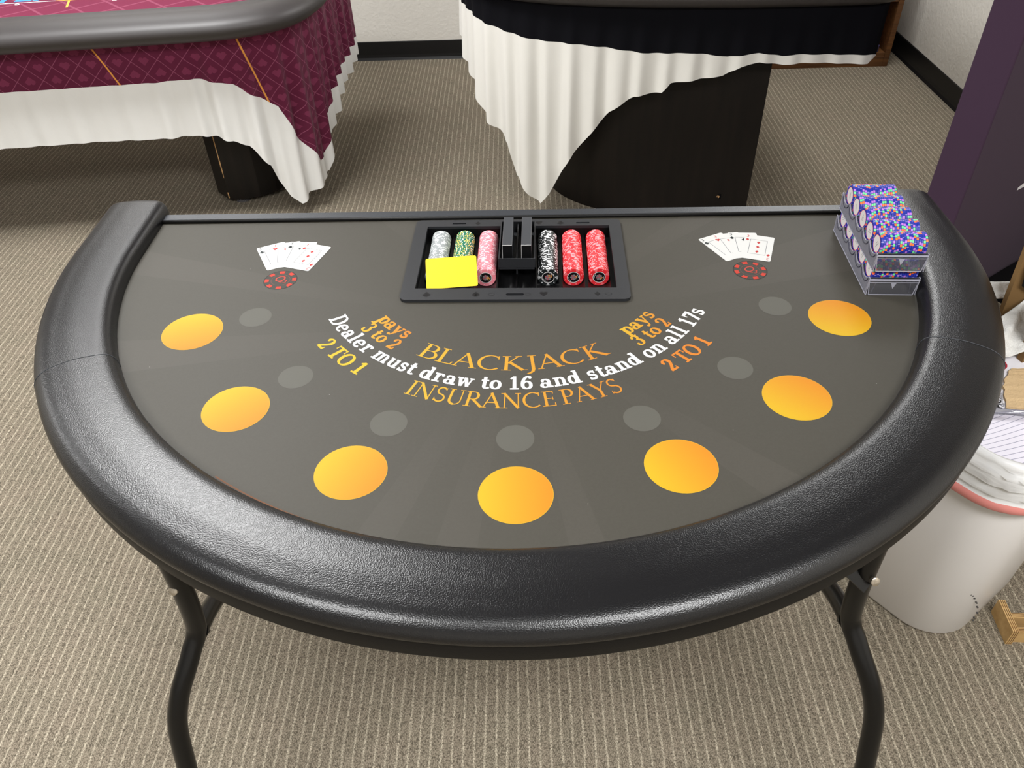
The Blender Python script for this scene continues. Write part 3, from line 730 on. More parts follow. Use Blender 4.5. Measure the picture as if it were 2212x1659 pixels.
for u in us:
    z = basin_z(u); fr.append(bm.verts.new((u, -.107, z))); bk.append(bm.verts.new((u, .1235, z)))
tf = [bm.verts.new((u, -.107, .0008)) for u in us]; tb = [bm.verts.new((u, .1235, .0008)) for u in us]
for i in range(len(us) - 1):
    bm.faces.new((fr[i], fr[i + 1], bk[i + 1], bk[i]))
    bm.faces.new((tf[i], tf[i + 1], fr[i + 1], fr[i])); bm.faces.new((bk[i], bk[i + 1], tb[i + 1], tb[i]))
bm.faces.new((fr[0], bk[0], tb[0], tf[0])); bm.faces.new((fr[-1], tf[-1], tb[-1], bk[-1]))
bmesh.ops.recalc_face_normals(bm, faces=bm.faces[:])
for f_ in bm.faces: f_.normal_flip()
link('basin', bm, 'tray_basin_gloss', tray, smooth=True, angle=35)
bm = bmesh.new()          # upright holder for two decks
box(bm, -.034, .034, -.028, -.0255, .001, .0205); box(bm, -.034, .034, .115, .1175, -.017, .0205)
for sx_ in (-1, 1):
    box(bm, min(sx_ * .0335, sx_ * .036), max(sx_ * .0335, sx_ * .036), -.028, .1175, .001, .0205); box(bm, min(sx_ * .0335, sx_ * .036), max(sx_ * .0335, sx_ * .036), .0, .1175, -.017, .001)
box(bm, -.0345, .0345, -.0270, .1170, -.004, -.0008); box(bm, -.0012, .0012, -.026, .1155, -.016, .016)
link('deck_holder', bm, 'black_tray_plastic', tray)

def at_tray(u, v, z): x, y = tr2(u, v); return Vector((x, y, 0.76 + z))
def card_box(u, label):
    t = thing('playing_card_box', label, 'card box', at_tray(u, .0435, -.0006), TR, 'card boxes in the dealer tray')
    bm = bmesh.new(); box(bm, -.0098, .0098, -.0545, .0545, 0, .0416, 0, bevel=.0008)
    for f_ in bm.faces:
        if f_.normal.y < -.9: f_.material_index = 1
    link('carton', bm, ['card_box_black', 'card_box_front'], t)
    bm = bmesh.new(); tube(bm, [(-.0095, -.0545, .0414), (.0095, -.0545, .0414)], .0005, 6); tube(bm, [(-.0095, -.0545, .0414), (-.0095, -.0545, .006)], .0004, 6)  # pale lines along the front top and front left edges
    link('pale_edge', bm, 'card_box_edge', t)
card_box(-.0185, 'left of the two charcoal card boxes standing in the tray centre')
card_box(.0185, 'right of the two charcoal card boxes standing in the tray centre')

# ------------------------------------------------------------------ poker chips
ORD = ['first', 'second', 'third', 'fourth', 'fifth', 'sixth', 'seventh', 'eighth', 'ninth', 'tenth', 'eleventh', 'twelfth', 'thirteenth', 'fourteenth', 'fifteenth', 'sixteenth', 'seventeenth', 'eighteenth', 'nineteenth']
def ordinal(n_):
    if n_ <= 19: return ORD[n_ - 1]
    tens = {2: 'twenty', 3: 'thirty', 4: 'forty', 5: 'fifty'}[n_ // 10]
    return {2: 'twentieth', 3: 'thirtieth', 4: 'fortieth', 5: 'fiftieth'}[n_ // 10] if n_ % 10 == 0 else tens + '-' + ORD[n_ % 10 - 1]
def chip_mesh(name, mats, rimf, facef, T=.00325, R_=.0197, seg=120):
    """axis along y, printed face at -y; rimf(angle)->mat, facef(angle, ring index)->mat"""
    bm = bmesh.new(); kr = R_ / .0197; rad_ = [v_ * kr for v_ in (.0113, .0124, .0139, .0147, .0156, .0164, .0173, .0181)] + [R_ - .0005]
    h = T / 2 - .0001
    loops = []
    for r_ in rad_: loops.append(([bm.verts.new((r_ * cos(2 * pi * j / seg), -h, r_ * sin(2 * pi * j / seg))) for j in range(seg)]))
    rim1 = [bm.verts.new((R_ * cos(2 * pi * j / seg), -h + .0004, R_ * sin(2 * pi * j / seg))) for j in range(seg)]
    rim2 = [bm.verts.new((R_ * cos(2 * pi * j / seg), h - .0004, R_ * sin(2 * pi * j / seg))) for j in range(seg)]
    back = [bm.verts.new(((R_ - .0005) * cos(2 * pi * j / seg), h, (R_ - .0005) * sin(2 * pi * j / seg))) for j in range(seg)]
    allr = loops + [rim1, rim2, back]
    for ri, (a, b_) in enumerate(zip(allr[:-1], allr[1:])):
        for j in range(seg):
            f_ = bm.faces.new((a[j], a[(j + 1) % seg], b_[(j + 1) % seg], b_[j]))
            an = (j + .5) / seg * 360
            f_.material_index = facef(an, ri) if ri < len(loops) - 1 else rimf(an)
    bm.faces.new(loops[0]).material_index = 0; bm.faces.new(back[::-1]).material_index = 0
    bmesh.ops.recalc_face_normals(bm, faces=bm.faces[:])
    me = bpy.data.meshes.new(name); bm.to_mesh(me); bm.free()
    for mm in mats: me.materials.append(MATS[mm])
    return me
def near(an, step, off, half): d_ = (an - off) % step; return min(d_, step - d_) <= half
def std_face(an, ri):
    if ri == 0: return 2
    if ri in (2, 4, 6) and near(an, 90, 0, {2: 7, 4: 10, 6: 13}[ri]): return 1
    if ri in (4, 5) and near(an, 90, 45, 3.6): return 1
    return 0
def std_rim(an): return 1 if near(an, 90, 0, 13) or near(an, 90, 45, 3.5) else 0
def green_rim(an):
    if near(an, 60, 5.5, 2.2) or near(an, 60, -5.5, 2.2): return 1
    return 2 if near(an, 60, 30, 2) else 0
def rack_rim(an):
    a = an % 90
    if 3 < a < 15: return 1
    if 18 < a < 30: return 2
    if 33 < a < 45: return 3
    if 66 < a < 68.9: return 4
    return 0
CH = {c_: chip_mesh('poker_chip_' + c_, ['chip_' + c_, 'chip_spot_' + c_, 'chip_white'], std_rim, std_face) for c_ in ('gray', 'pink', 'black', 'red')}
CH['green'] = chip_mesh('poker_chip_green', ['chip_green', 'chip_spot_green', 'chip_spot_cream'], green_rim, lambda an, ri: 1 if ri > 3 and green_rim(an) == 1 else 0)
CH['rack'] = chip_mesh('poker_chip_blue', ['chip_blue', 'chip_orange', 'chip_mint', 'chip_violet', 'chip_fleck'], rack_rim, lambda an, ri: rack_rim(an) if ri > 5 else 0, R_=.0215, T=.0040)
def inlay_mesh(kind, num=''):
    bm = bmesh.new(); y = (-.00325 if kind == 'tray' else -.0040) / 2 - .00005
    MX = Matrix.Translation((0, y - .0001, 0)) @ Matrix.Rotation(radians(90), 4, 'X')
    def dsc(r0, r1, mi, dy_, n_=36):
        for j in range(n_):
            a, b_ = 2 * pi * j / n_, 2 * pi * (j + 1) / n_
            pts = [(rr * cos(t), y - dy_, rr * sin(t)) for rr, t in ((r0, a), (r1, a), (r1, b_), (r0, b_))]
            poly(bm, pts if r0 > 0 else pts[1:], mi) if r0 > 0 else poly(bm, [(0, y - dy_, 0), pts[1], pts[2]], mi)
    if kind == 'tray':
        dsc(0, .0113, 0, 0); dsc(.0113, .0125, 1, .00002)
        for j in range(7):
            a = 2 * pi * j / 7
            for kk in range(8):
                b0, b1 = 2 * pi * kk / 8, 2 * pi * (kk + 1) / 8
                c0 = (.0042 * cos(a), .0042 * sin(a))
                poly(bm, [(c0[0], y - .00006, c0[1]), (c0[0] + .0024 * cos(b0), y - .00006, c0[1] + .0024 * sin(b0)), (c0[0] + .0024 * cos(b1), y - .00006, c0[1] + .0024 * sin(b1))], 2 if j % 2 else 3)
        dsc(0, .0022, 2, .00008, 12)
        for a0, a1 in ((20, 75), (200, 260)):
            for j in range(8):
                a, b_ = radians(a0 + (a1 - a0) * j / 8), radians(a0 + (a1 - a0) * (j + 1) / 8)
                poly(bm, [(rr * cos(t), y - .00006, rr * sin(t)) for rr, t in ((.0090, a), (.0096, a), (.0096, b_), (.0090, b_))], 5)
        if num: text_mesh(bm, num, Matrix.Translation((.004, y - .00015, .003)) @ Matrix.Rotation(radians(90), 4, 'X'), .0085, 4)
        mats = ['inlay_black', 'inlay_white', 'inlay_rose', 'inlay_gray', 'inlay_gold', 'chip_white']
    else:
        dsc(0, .0150, 1, .00003); dsc(.0150, .0158, 2, .00003)
        for x0, z0, x1, z1 in ((-.007, .002, .007, .0032), (-.005, -.002, .005, -.001)): poly(bm, [(x0, y - .0001, z0), (x1, y - .0001, z0), (x1, y - .0001, z1), (x0, y - .0001, z1)], 3)
        mats = ['inlay_black', 'inlay_white', 'chip_orange', 'inlay_gray']
    me = bpy.data.meshes.new('inlay'); bm.normal_update(); bm.to_mesh(me); bm.free()
    for mm in mats: me.materials.append(MATS[mm])
    return me
def place_chip(mesh, pos, rz, roll, label, group, inlay=None, name='poker_chip'):
    o = bpy.data.objects.new(name, mesh); COL.objects.link(o)
    o.matrix_world = Matrix.Translation(pos) @ Matrix.Rotation(rz, 4, 'Z') @ Matrix.Rotation(roll, 4, 'Y')
    tag(o, label, name.replace('_', ' '), group)
    if inlay:
        i_ = bpy.data.objects.new('inlay', inlay); COL.objects.link(i_); i_.parent = o
        i_['label'] = 'printed centre disc'
    return o
INL = {'5': inlay_mesh('tray', '5'), '50': inlay_mesh('tray', '50'), '25': inlay_mesh('tray', '25'), 'rack': inlay_mesh('rack')}
columns = [('gray', -.160, 'grey', '', 1), ('green', -.1105, 'green', '25', 2), ('pink', -.061, 'pink', '50', 3), ('black', .061, 'black', '25', 4), ('red', .1105, 'red', '5', 5), ('red', .160, 'red', '5', 6)]
roll0 = {'gray': .3, 'green': .2, 'pink': 1.0, 'black': .0, 'red': .45}
for ck, u, word, num, ci in columns:
    where = {1: 'grey column', 2: 'green column', 3: 'pink column', 4: 'black column', 5: 'inner red column', 6: 'outer red column'}[ci]
    N, n1 = 45, 18; v = -.0425
    start = 6 if ck == 'green' else 0
    for i in range(N):
        if i == n1: v += .0012
        if i >= start:
            rl = roll0[ck] + (0.7 if ci == 6 else 0) if i == 0 else random.random() * 2 * pi
            p = at_tray(u + random.uniform(-.0002, .0002), v + .0016, -.033 + .0197 + .0003)
            lab = ('front %s chip showing its printed face in the %s of the dealer tray' % (word, where)) if i == 0 else '%s chip, %s from the front in the %s of the tray' % (word, ordinal(i + 1), where)
            place_chip(CH[ck], p, TR, rl, lab, 'chips in the %s of the dealer tray' % where, INL.get(num or '5') if i == start else None)
        v += .00326
# yellow cut card leaning on the chips
q = [Vector(p) for p in ((-.1700, .3839, .7805), (-.0720, .3891, .7831), (-.0682, .3277, .7524), (-.1673, .3245, .7508))]
nrm = (q[1] - q[0]).cross(q[3] - q[0]).normalized()
if nrm.z < 0: nrm = -nrm
ex = (q[1] - q[0]).normalized(); ey = nrm.cross(ex)
W_, H_ = .0985, .0675; cc = sum(q, Vector()) / 4 + nrm * .0022 + ey * .0022
bm = bmesh.new(); prism(bm, rrect(-W_ / 2, W_ / 2, -H_ / 2, H_ / 2, .004), -.0003, .0003)
co = link('cut_card', bm, 'yellow_card')
co.matrix_world = Matrix(((ex.x, ey.x, nrm.x, cc.x), (ex.y, ey.y, nrm.y, cc.y), (ex.z, ey.z, nrm.z, cc.z), (0, 0, 0, 1)))
tag(co, 'plain bright yellow card leaning on the chips in the dealer tray', 'card')

# ------------------------------------------------------------------ acrylic chip racks
RR = radians(-3.0)
RC = (.6940, .3795)
def rack(z0, label, which):
    t = thing('chip_rack', label, 'chip rack', (*RC, z0), RR, 'clear chip racks stacked on the felt')
    bm = bmesh.new(); ZC = .0415; th = .0012
    vs_ = [-.0890 + .0445 * i for i in range(5)]
    for vc in vs_:      # troughs
        ra, rb = [], []
        for i in range(13):
            a = radians(200 + 140 * i / 12)
            for lst, r_ in ((ra, .0218), (rb, .0218 + th)): lst.append((vc + r_ * cos(a), ZC + r_ * sin(a)))
        ring = ra + rb[::-1]
        A_ = [bm.verts.new((-.0425, p, z)) for p, z in ring]; B_ = [bm.verts.new((.0425, p, z)) for p, z in ring]
        n_ = len(ring)
        for i in range(n_): bm.faces.new((A_[i], A_[(i + 1) % n_], B_[(i + 1) % n_], B_[i]))
        bm.faces.new(A_[::-1]); bm.faces.new(B_)
    bmesh.ops.recalc_face_normals(bm, faces=bm.faces[:])
    for vc in vs_:
        for xe in (-.0452, .0452): tube(bm, [(xe, vc + .0216 * cos(radians(205 + 13 * i)), ZC - .002 + .0216 * sin(radians(205 + 13 * i))) for i in range(11)], .0009, 6, 1)
    link('trough_bed', bm, ['clear_acrylic', 'acrylic_shade'], t, smooth=True, angle=40)
    def plate(side):    # slanting end wall whose top edge dips to a scallop at every chip
        bm = bmesh.new(); pts = [(-.1165, 0.0), (.1165, 0.0)]
        top = []
        for vc in vs_:
            for i in range(9):
                d_ = -.0212 + .0424 * i / 8
                top.append((vc + d_, .0255 + .010 * (abs(d_) / .0212) ** 2.2))
        pts += [(.1150, .0355)] + top[::-1] + [(-.1150, .0355)]
        def P3(p, off): f_ = min(p[1] / .0365, 1); return (side * (.0443 + .0004 * f_ + off), p[0], p[1])
        a = [bm.verts.new(P3(p, 0)) for p in pts]; b_ = [bm.verts.new(P3(p, -.0015)) for p in pts]
        tr_ = tessellate_polygon([[Vector((p[0], p[1], 0)) for p in pts]])
        for x in tr_: bm.faces.new([a[i] for i in x]); bm.faces.new([b_[i] for i in x[::-1]])
        n_ = len(pts)
        for i in range(n_): f_ = bm.faces.new((a[i], a[(i + 1) % n_], b_[(i + 1) % n_], b_[i])); f_.material_index = 1
        bmesh.ops.recalc_face_normals(bm, faces=bm.faces[:])
        tube(bm, [(side * .0443, -.1165, .0009), (side * .0443, .1165, .0009)], .0009, 6, 1)
        tube(bm, [(side * .0447, p[0], p[1]) for p in pts[2:]], .0007, 5, 1)
        link('end_plate', bm, ['acrylic_side', 'acrylic_rim'], t)
    plate(-1); plate(1)
    def wall(s_):
        bm = bmesh.new()
        y0, y1 = s_ * .1165, s_ * .1155; HX = .0443
        for off, fl in ((0, False), (-.0015, True)):
            poly(bm, [(-HX + .005, y0 + s_ * off, 0), (HX - .005, y0 + s_ * off, 0), (HX, y1 + s_ * off, .032), (-HX, y1 + s_ * off, .032)], 0, fl)
        tube(bm, [(-HX + .005, y0, .0010), (HX - .005, y0, .0010)], .0011, 6, 1)
        tube(bm, [(-HX, y1, .0320), (HX, y1, .0320)], .0019, 6, 1); tube(bm, [(-HX, y1, .0265), (HX, y1, .0265)], .0008, 6, 1)
        for sx_ in (-1, 1):
            tube(bm, [(sx_ * (HX - .005), y0, .001), (sx_ * HX, y1, .032)], .0010, 6, 1); tube(bm, [(sx_ * HX, y0 - s_ * .005, .001), (sx_ * HX, y1, .032)], .0008, 6, 1)
            tube(bm, [(sx_ * .034, y0 - s_ * .004, .003), (sx_ * .0305, y1 - s_ * .001, .026)], .0009, 6, 1)
        poly(bm, [(-.005, y1 + s_ * .0006, .026), (.005, y1 + s_ * .0006, .026), (0, (y0 + y1) / 2 + s_ * .001, .014)], 1)
        link('front_wall' if s_ < 0 else 'back_wall', bm, ['clear_acrylic', 'acrylic_rim'], t)
    wall(-1); wall(1)
    for ri, vc in enumerate(vs_):
        rowname = ['front', 'second', 'middle', 'fourth', 'rear'][ri]
        for i in range(20):
            lx, ly = -.0382 + i * .00402, vc
            p = Vector((RC[0] + lx * cos(RR) - ly * sin(RR), RC[1] + lx * sin(RR) + ly * cos(RR), z0 + ZC + .0001))
            rl = random.random() * 2 * pi
            if which == 'lower' and ri > 0 and i > 1:
                HID.append((p, rl)); continue
            place_chip(CH['rack'], p, RR - pi / 2, rl, 'blue chip, %s from the left in the %s row of the %s clear rack' % (ordinal(i + 1), rowname, which),
                       'blue chips in the %s clear rack' % which, INL['rack'] if i == 0 else None, 'casino_chip')
HID = []
rack(.7602, 'lower clear acrylic chip rack, resting on the felt under another rack', 'lower')
rack(.8105, 'upper clear acrylic chip rack, stacked on top of another rack', 'upper')

bm = bmesh.new()
for p, rl in HID:
    n0 = len(bm.verts); bm.from_mesh(CH['rack']); bm.verts.ensure_lookup_table()
    bmesh.ops.transform(bm, matrix=Matrix.Translation(p) @ Matrix.Rotation(RR - pi / 2, 4, 'Z') @ Matrix.Rotation(rl, 4, 'Y'), verts=bm.verts[n0:])
tag(link('covered_chips', bm, ['chip_blue', 'chip_orange', 'chip_mint', 'chip_violet', 'chip_fleck']), 'remaining blue chips of the lower rack, covered by the upper rack', 'casino chips', kind='stuff')

# ------------------------------------------------------------------ drapes
def resample(pts, step=.006):
    out = []; acc = 0.0
    P = catmull([(a, b_, 0) for a, b_ in pts], step)
    s_ = 0.0; res = [(P[0].x, P[0].y, 0.0)]
    for a, b_ in zip(P[:-1], P[1:]):
        s_ += (b_ - a).length; res.append((b_.x, b_.y, s_))
    return res
def interp(tab, x):
    if x <= tab[0][0]: return tab[0][1]
    for (a, va), (b_, vb) in zip(tab[:-1], tab[1:]):
        if x <= b_: t = (x - a) / (b_ - a) if b_ > a else 0; return va + (vb - va) * t
    return tab[-1][1]
def drape(plan_, ztop, hem, border, amp, waves, rows=26):
    """hem/border: lists of (arc length, z); amp: (s, amplitude); waves: [(wavelength, phase, weight)] -> (upper bmesh, lower bmesh)"""
    res = resample(plan_); n_ = len(res)
    def pos(i, z, s_):
        a, b_ = res[max(i - 2, 0)], res[min(i + 2, n_ - 1)]
        dx_, dy_ = b_[0] - a[0], b_[1] - a[1]; l_ = sqrt(dx_ * dx_ + dy_ * dy_) or 1
        nx, ny = dy_ / l_, -dx_ / l_
        f_ = min(max((ztop - z) / .45, 0), 1) ** .8
        w = sum(wt * sin(2 * pi * s_ / wl + p_) for wl, p_, wt in waves)
        d_ = interp(amp, s_) * f_ * w
        return (res[i][0] + nx * d_, res[i][1] + ny * d_, z)
    out = []
    for part_ in (0, 1):
        bm = bmesh.new(); uvl = bm.loops.layers.uv.new('UVMap'); grid = []
        for i in range(n_):
            s_ = res[i][2]; zb = interp(border, s_); zh = min(interp(hem, s_), zb - .003)
            z0_, z1_ = (ztop, zb) if part_ == 0 else (zb, zh)
            R2 = rows if part_ == 0 else rows // 2
            grid.append([(bm.verts.new(pos(i, z0_ + (z1_ - z0_) * j / R2, s_)), s_, z0_ + (z1_ - z0_) * j / R2) for j in range(R2 + 1)])
        for a, b_ in zip(grid[:-1], grid[1:]):
            for j in range(len(a) - 1):
                q = (a[j], a[j + 1], b_[j + 1], b_[j]); f_ = bm.faces.new([x[0] for x in q])
                for lp, x in zip(f_.loops, q): lp[uvl].uv = (x[1], x[2])
        out.append(bm)
    return out, res
def s_at(res, x=None, y=None, xy=None):
    best = min(res, key=lambda r_: (r_[0] - xy[0]) ** 2 + (r_[1] - xy[1]) ** 2); return best[2]

# burgundy table, its padded rail and its draped layout cloth
LP = [(-2.95, 1.705), (-2.4, 1.77), (-1.73, 1.85), (-1.3, 1.901), (-1.10, 1.926), (-.985, 1.945), (-.87, 1.995), (-.79, 2.09), (-.757, 2.2), (-.745, 2.38), (-.738, 2.62), (-.730, 2.9), (-.80, 3.08)]
res0 = resample(LP)
S = lambda x, y: s_at(res0, xy=(x, y))
hem = sorted([(S(-2.9, 1.71), .385), (S(-1.876, 1.833), .385), (S(-1.55, 1.872), .386), (S(-1.305, 1.901), .38), (S(-1.155, 1.919), .381), (S(-1.05, 1.933), .355), (S(-1.0, 1.942), .325), (S(-.945, 1.958), .24), (S(-.925, 1.965), .16), (S(-.90, 1.98), .09), (S(-.865, 1.999), .05), (S(-.803, 2.074), .095), (S(-.77, 2.152), .12), (S(-.757, 2.2), .22), (S(-.748, 2.33), .27), (S(-.745, 2.45), .31), (S(-.738, 2.7), .33), (S(-.73, 2.88), .345), (S(-.75, 3.0), .30), (S(-.8, 3.08), .26)])
brd = sorted([(S(-2.9, 1.71), .588), (S(-1.244, 1.909), .586), (S(-1.131, 1.922), .590), (S(-1.01, 1.937), .562), (S(-.93, 1.96), .50), (S(-.874, 1.988), .455), (S(-.841, 2.027), .33), (S(-.79, 2.10), .19), (S(-.77, 2.15), .20), (S(-.755, 2.22), .31), (S(-.747, 2.36), .385), (S(-.742, 2.55), .40), (S(-.73, 2.88), .41), (S(-.8, 3.08), .40)])
amp = [(0, .002), (S(-1.35, 1.9), .004), (S(-1.1, 1.926), .016), (S(-.9, 1.98), .020), (S(-.757, 2.2), .018), (S(-.74, 2.6), .016), (9, .012)]
(bu, bl), _ = drape(LP, .792, hem, brd, amp, [(.105, .8, .7), (.063, 2.1, .45), (.31, .3, .4)])
dr = link('draped_layout_cloth', bu, 'burgundy_suited_cloth', smooth=True)
tag(dr, 'burgundy suit-patterned cloth with white border hanging round the left table', 'tablecloth')
hb = link('white_border', bl, 'white_lining_cloth', dr, smooth=True); hb['label'] = 'white lining border along the hem'
def offset_path(pts, d_):
    out = []; n_ = len(pts)
    for i in range(n_):
        a, b_ = pts[max(i - 1, 0)], pts[min(i + 1, n_ - 1)]
        dx_, dy_ = b_[0] - a[0], b_[1] - a[1]; l_ = sqrt(dx_ ** 2 + dy_ ** 2)
        out.append((pts[i][0] + dy_ / l_ * d_, pts[i][1] - dx_ / l_ * d_))
    return out
def sweep_path(bm, path, prof_):
    """prof_: (outward offset, z)"""
    path = [(p[0], p[1]) for p in path]; n_ = len(path); rings = []
    for i in range(n_):
        a, b_ = path[max(i - 1, 0)], path[min(i + 1, n_ - 1)]
        dx_, dy_ = b_[0] - a[0], b_[1] - a[1]; l_ = sqrt(dx_ ** 2 + dy_ ** 2)
        rings.append([bm.verts.new((path[i][0] + dy_ / l_ * o, path[i][1] - dx_ / l_ * o, z)) for o, z in prof_])
    m_ = len(prof_)
    for a, b_ in zip(rings[:-1], rings[1:]):
        for j in range(m_): bm.faces.new((a[j], b_[j], b_[(j + 1) % m_], a[(j + 1) % m_]))
    bm.faces.new(rings[0]); bm.faces.new(rings[-1][::-1])
    bmesh.ops.recalc_face_normals(bm, faces=bm.faces[:])
bt = thing('card_table', 'long gaming table with dark padded rail and burgundy layout, at the left', 'table', (-1.7, 2.4, 0))
def bpart(name, bm, mats, parent=None, **kw):
    bmesh.ops.translate(bm, verts=bm.verts[:], vec=(1.7, -2.4, 0)); return link(name, bm, mats, parent or bt, **kw)
railpath = [(-2.95, 1.625), (-2.4, 1.69), (-1.69, 1.772), (-1.25, 1.824), (-1.05, 1.85), (-.945, 1.872), (-.825, 1.93), (-.750, 2.02), (-.712, 2.14), (-.698, 2.27), (-.698, 2.6), (-.71, 2.85), (-.80, 3.0), (-.95, 3.06), (-1.3, 3.05), (-2.95, 2.86)]
rp = [(p.x, p.y) for p in catmull([(a, b_, 0) for a, b_ in railpath], .025)]
e_ = [( -.070 + .092 * cos(radians(t)) , .772 + .048 * sin(radians(t))) for t in range(0, 360, 12)]
e_ = [(o, z + (.008 if o < -.08 else 0)) for o, z in e_]
bm = bmesh.new(); sweep_path(bm, rp, e_); bpart('padded_rail', bm, 'dark_brown_vinyl', smooth=True)['label'] = 'dark brown padded armrest rail'
inner = offset_path(rp, -.10)
bm = bmesh.new(); prism(bm, inner, .770, .790); bpart('layout_felt', bm, 'burgundy_layout_felt')
bm = bmesh.new()
def lay_line(a, b_, w, mi):
    dx_, dy_ = b_[0] - a[0], b_[1] - a[1]; l_ = sqrt(dx_ ** 2 + dy_ ** 2); nx, ny = -dy_ / l_ * w / 2, dx_ / l_ * w / 2
    f_ = poly(bm, [(a[0] - nx, a[1] - ny, .7906), (b_[0] - nx, b_[1] - ny, .7906), (b_[0] + nx, b_[1] + ny, .7906), (a[0] + nx, a[1] + ny, .7906)], mi); f_.normal_update()
    if f_.normal.z < 0: f_.normal_flip()
lay_line((-2.4, 2.10), (-1.66, 2.183), .005, 0); lay_line((-1.66, 2.183), (-1.15, 2.24), .006, 1); lay_line((-1.585, 2.10), (-1.64, 2.28), .008, 1)
text_mesh(bm, '6', Matrix.Translation((-1.787, 2.153, .7907)) @ Matrix.Rotation(.12, 4, 'Z'), .042, 0)
text_mesh(bm, '5', Matrix.Translation((-1.44, 2.178, .7907)) @ Matrix.Rotation(.12, 4, 'Z'), .042, 0)
text_mesh(bm, 'PLAYER', Matrix.Translation((-1.90, 2.215, .7907)) @ Matrix.Rotation(.12, 4, 'Z'), .13, 2, bold=.004)
bpart('layout_print', bm, ['layout_print_white', 'layout_print_gold', 'layout_print_blue'])
leg_fp = [(-1.263, 2.171), (-1.195, 2.100), (-1.137, 2.102), (-1.07, 2.125), (-1.01, 2.17), (-.975, 2.235), (-.965, 2.32), (-1.02, 2.42), (-1.14, 2.45), (-1.25, 2.36)]
def table_leg(dx_):
    bm = bmesh.new(); prism(bm, [(x + dx_, y) for x, y in leg_fp], .022, .772)
    L = bpart('leg', bm, 'espresso_laminate'); L['label'] = 'dark laminate leg with chipped edge' if dx_ == 0 else 'dark laminate leg'
    bm = bmesh.new(); tube(bm, [(-1.155 + dx_, 2.145, 0), (-1.155 + dx_, 2.145, .023)], .030, 20); bpart('foot', bm, 'clear_glass', L, smooth=True, angle=40)['label'] = 'clear glass foot'
    if dx_ == 0:
        bm = bmesh.new()
        zs = [.36, .32, .27, .22, .19, .15, .12]; ws = [.0015, .003, .005, .0035, .006, .005, .001]
        prev = None
        for z, w in zip(zs, ws):
            a = bm.verts.new((-1.195 - w * .7, 2.100 + w * .7 - .0008, z)); b_ = bm.verts.new((-1.1945 + w * .4, 2.0992, z)); c_ = bm.verts.new((-1.1955, 2.0985, z))
            if prev: bm.faces.new((prev[0], a, c_, prev[2])); bm.faces.new((prev[2], c_, b_, prev[1]))
            prev = (a, b_, c_)
        box(bm, -1.1975, -1.1935, 2.0985, 2.1015, .03, .055)
        bpart('chipped_edge', bm, 'bare_wood_chip', L)['label'] = 'pale bare wood showing along the chipped corner'
table_leg(0); table_leg(-1.75)

# oval table with skirt in the middle of the back
MP = [(-.16, 3.0), (-.195, 2.75), (-.20, 2.5), (-.185, 2.27), (-.13, 2.09), (-.04, 1.985), (.1, 1.912), (.3, 1.86), (.5, 1.83), (.742, 1.805), (1.0, 1.803), (1.205, 1.809), (1.221, 1.818), (1.224, 1.86), (1.226, 1.93)]
res1 = resample(MP)
S = lambda x, y: s_at(res1, xy=(x, y))
hem = sorted([(S(-.16, 3), .60), (S(-.2, 2.5), .58), (S(-.185, 2.252), .535), (S(-.158, 2.15), .483), (S(-.12, 2.08), .406), (S(-.072, 2.02), .348), (S(-.025, 1.972), .30), (S(.0, 1.955), .17), (S(.045, 1.93), .12), (S(.093, 1.914), .065), (S(.129, 1.902), .12), (S(.175, 1.888), .22), (S(.222, 1.877), .298), (S(.317, 1.853), .427), (S(.343, 1.85), .461), (S(.424, 1.84), .52), (S(.518, 1.828), .535), (S(.547, 1.824), .568), (S(.714, 1.804), .595), (S(.771, 1.801), .626), (S(.831, 1.802), .639), (S(.911, 1.803), .629), (S(.988, 1.804), .634), (S(1.2, 1.809), .623), (S(1.222, 1.84), .68), (S(1.226, 1.93), .74)])
s_end = S(1.2205, 1.816)
brd = sorted([(S(-.16, 3), .76), (S(-.2, 2.5), .745), (S(-.182, 2.273), .732), (S(-.146, 2.12), .730), (S(-.111, 2.05), .722), (S(-.041, 1.985), .712), (S(.078, 1.922), .695), (S(.212, 1.879), .690), (S(.335, 1.851), .681), (S(.46, 1.835), .667), (S(.612, 1.816), .671), (S(.72, 1.803), .659), (S(.826, 1.802), .670), (S(.905, 1.803), .658), (S(.951, 1.804), .663), (s_end, .652), (s_end + .002, .828), (9, .828)])
amp = [(0, .020), (S(-.13, 2.09), .016), (S(.3, 1.86), .013), (S(1.0, 1.803), .008), (9, .004)]
(bu, bl), _ = drape(MP, .832, hem, brd, amp, [(.082, .5, .8), (.19, 1.2, .45), (.047, .2, .15)])
sk = link('table_skirt', bu, 'black_skirt_cloth', smooth=True)
tag(sk, 'black pleated skirt with cream border hanging from the oval table', 'table skirt')
hb = link('cream_border', bl, 'cream_skirt_cloth', sk, smooth=True); hb['label'] = 'cream border dropping to a point'
ot = thing('oval_table', 'dark padded oval table on an espresso drum pedestal, behind the blackjack table', 'table', (.57, 2.4, 0))
def opart(name, bm, mats, parent=None, **kw):
    bmesh.ops.translate(bm, verts=bm.verts[:], vec=(-.57, -2.4, 0)); return link(name, bm, mats, parent or ot, **kw)
rpath = [(-.215, 2.5), (-.195, 2.25), (-.14, 2.07), (-.05, 1.965), (.1, 1.888), (.3, 1.835), (.5, 1.804), (.742, 1.782), (1.0, 1.778), (1.15, 1.780), (1.225, 1.80), (1.268, 1.85), (1.285, 1.93), (1.29, 2.3), (1.28, 2.8), (1.2, 3.0), (1.0, 3.1), (.5, 3.12), (.1, 3.08), (-.10, 2.95), (-.19, 2.78), (-.215, 2.5)]
rp2 = [(p.x, p.y) for p in catmull([(a, b_, 0) for a, b_ in rpath], .025)]
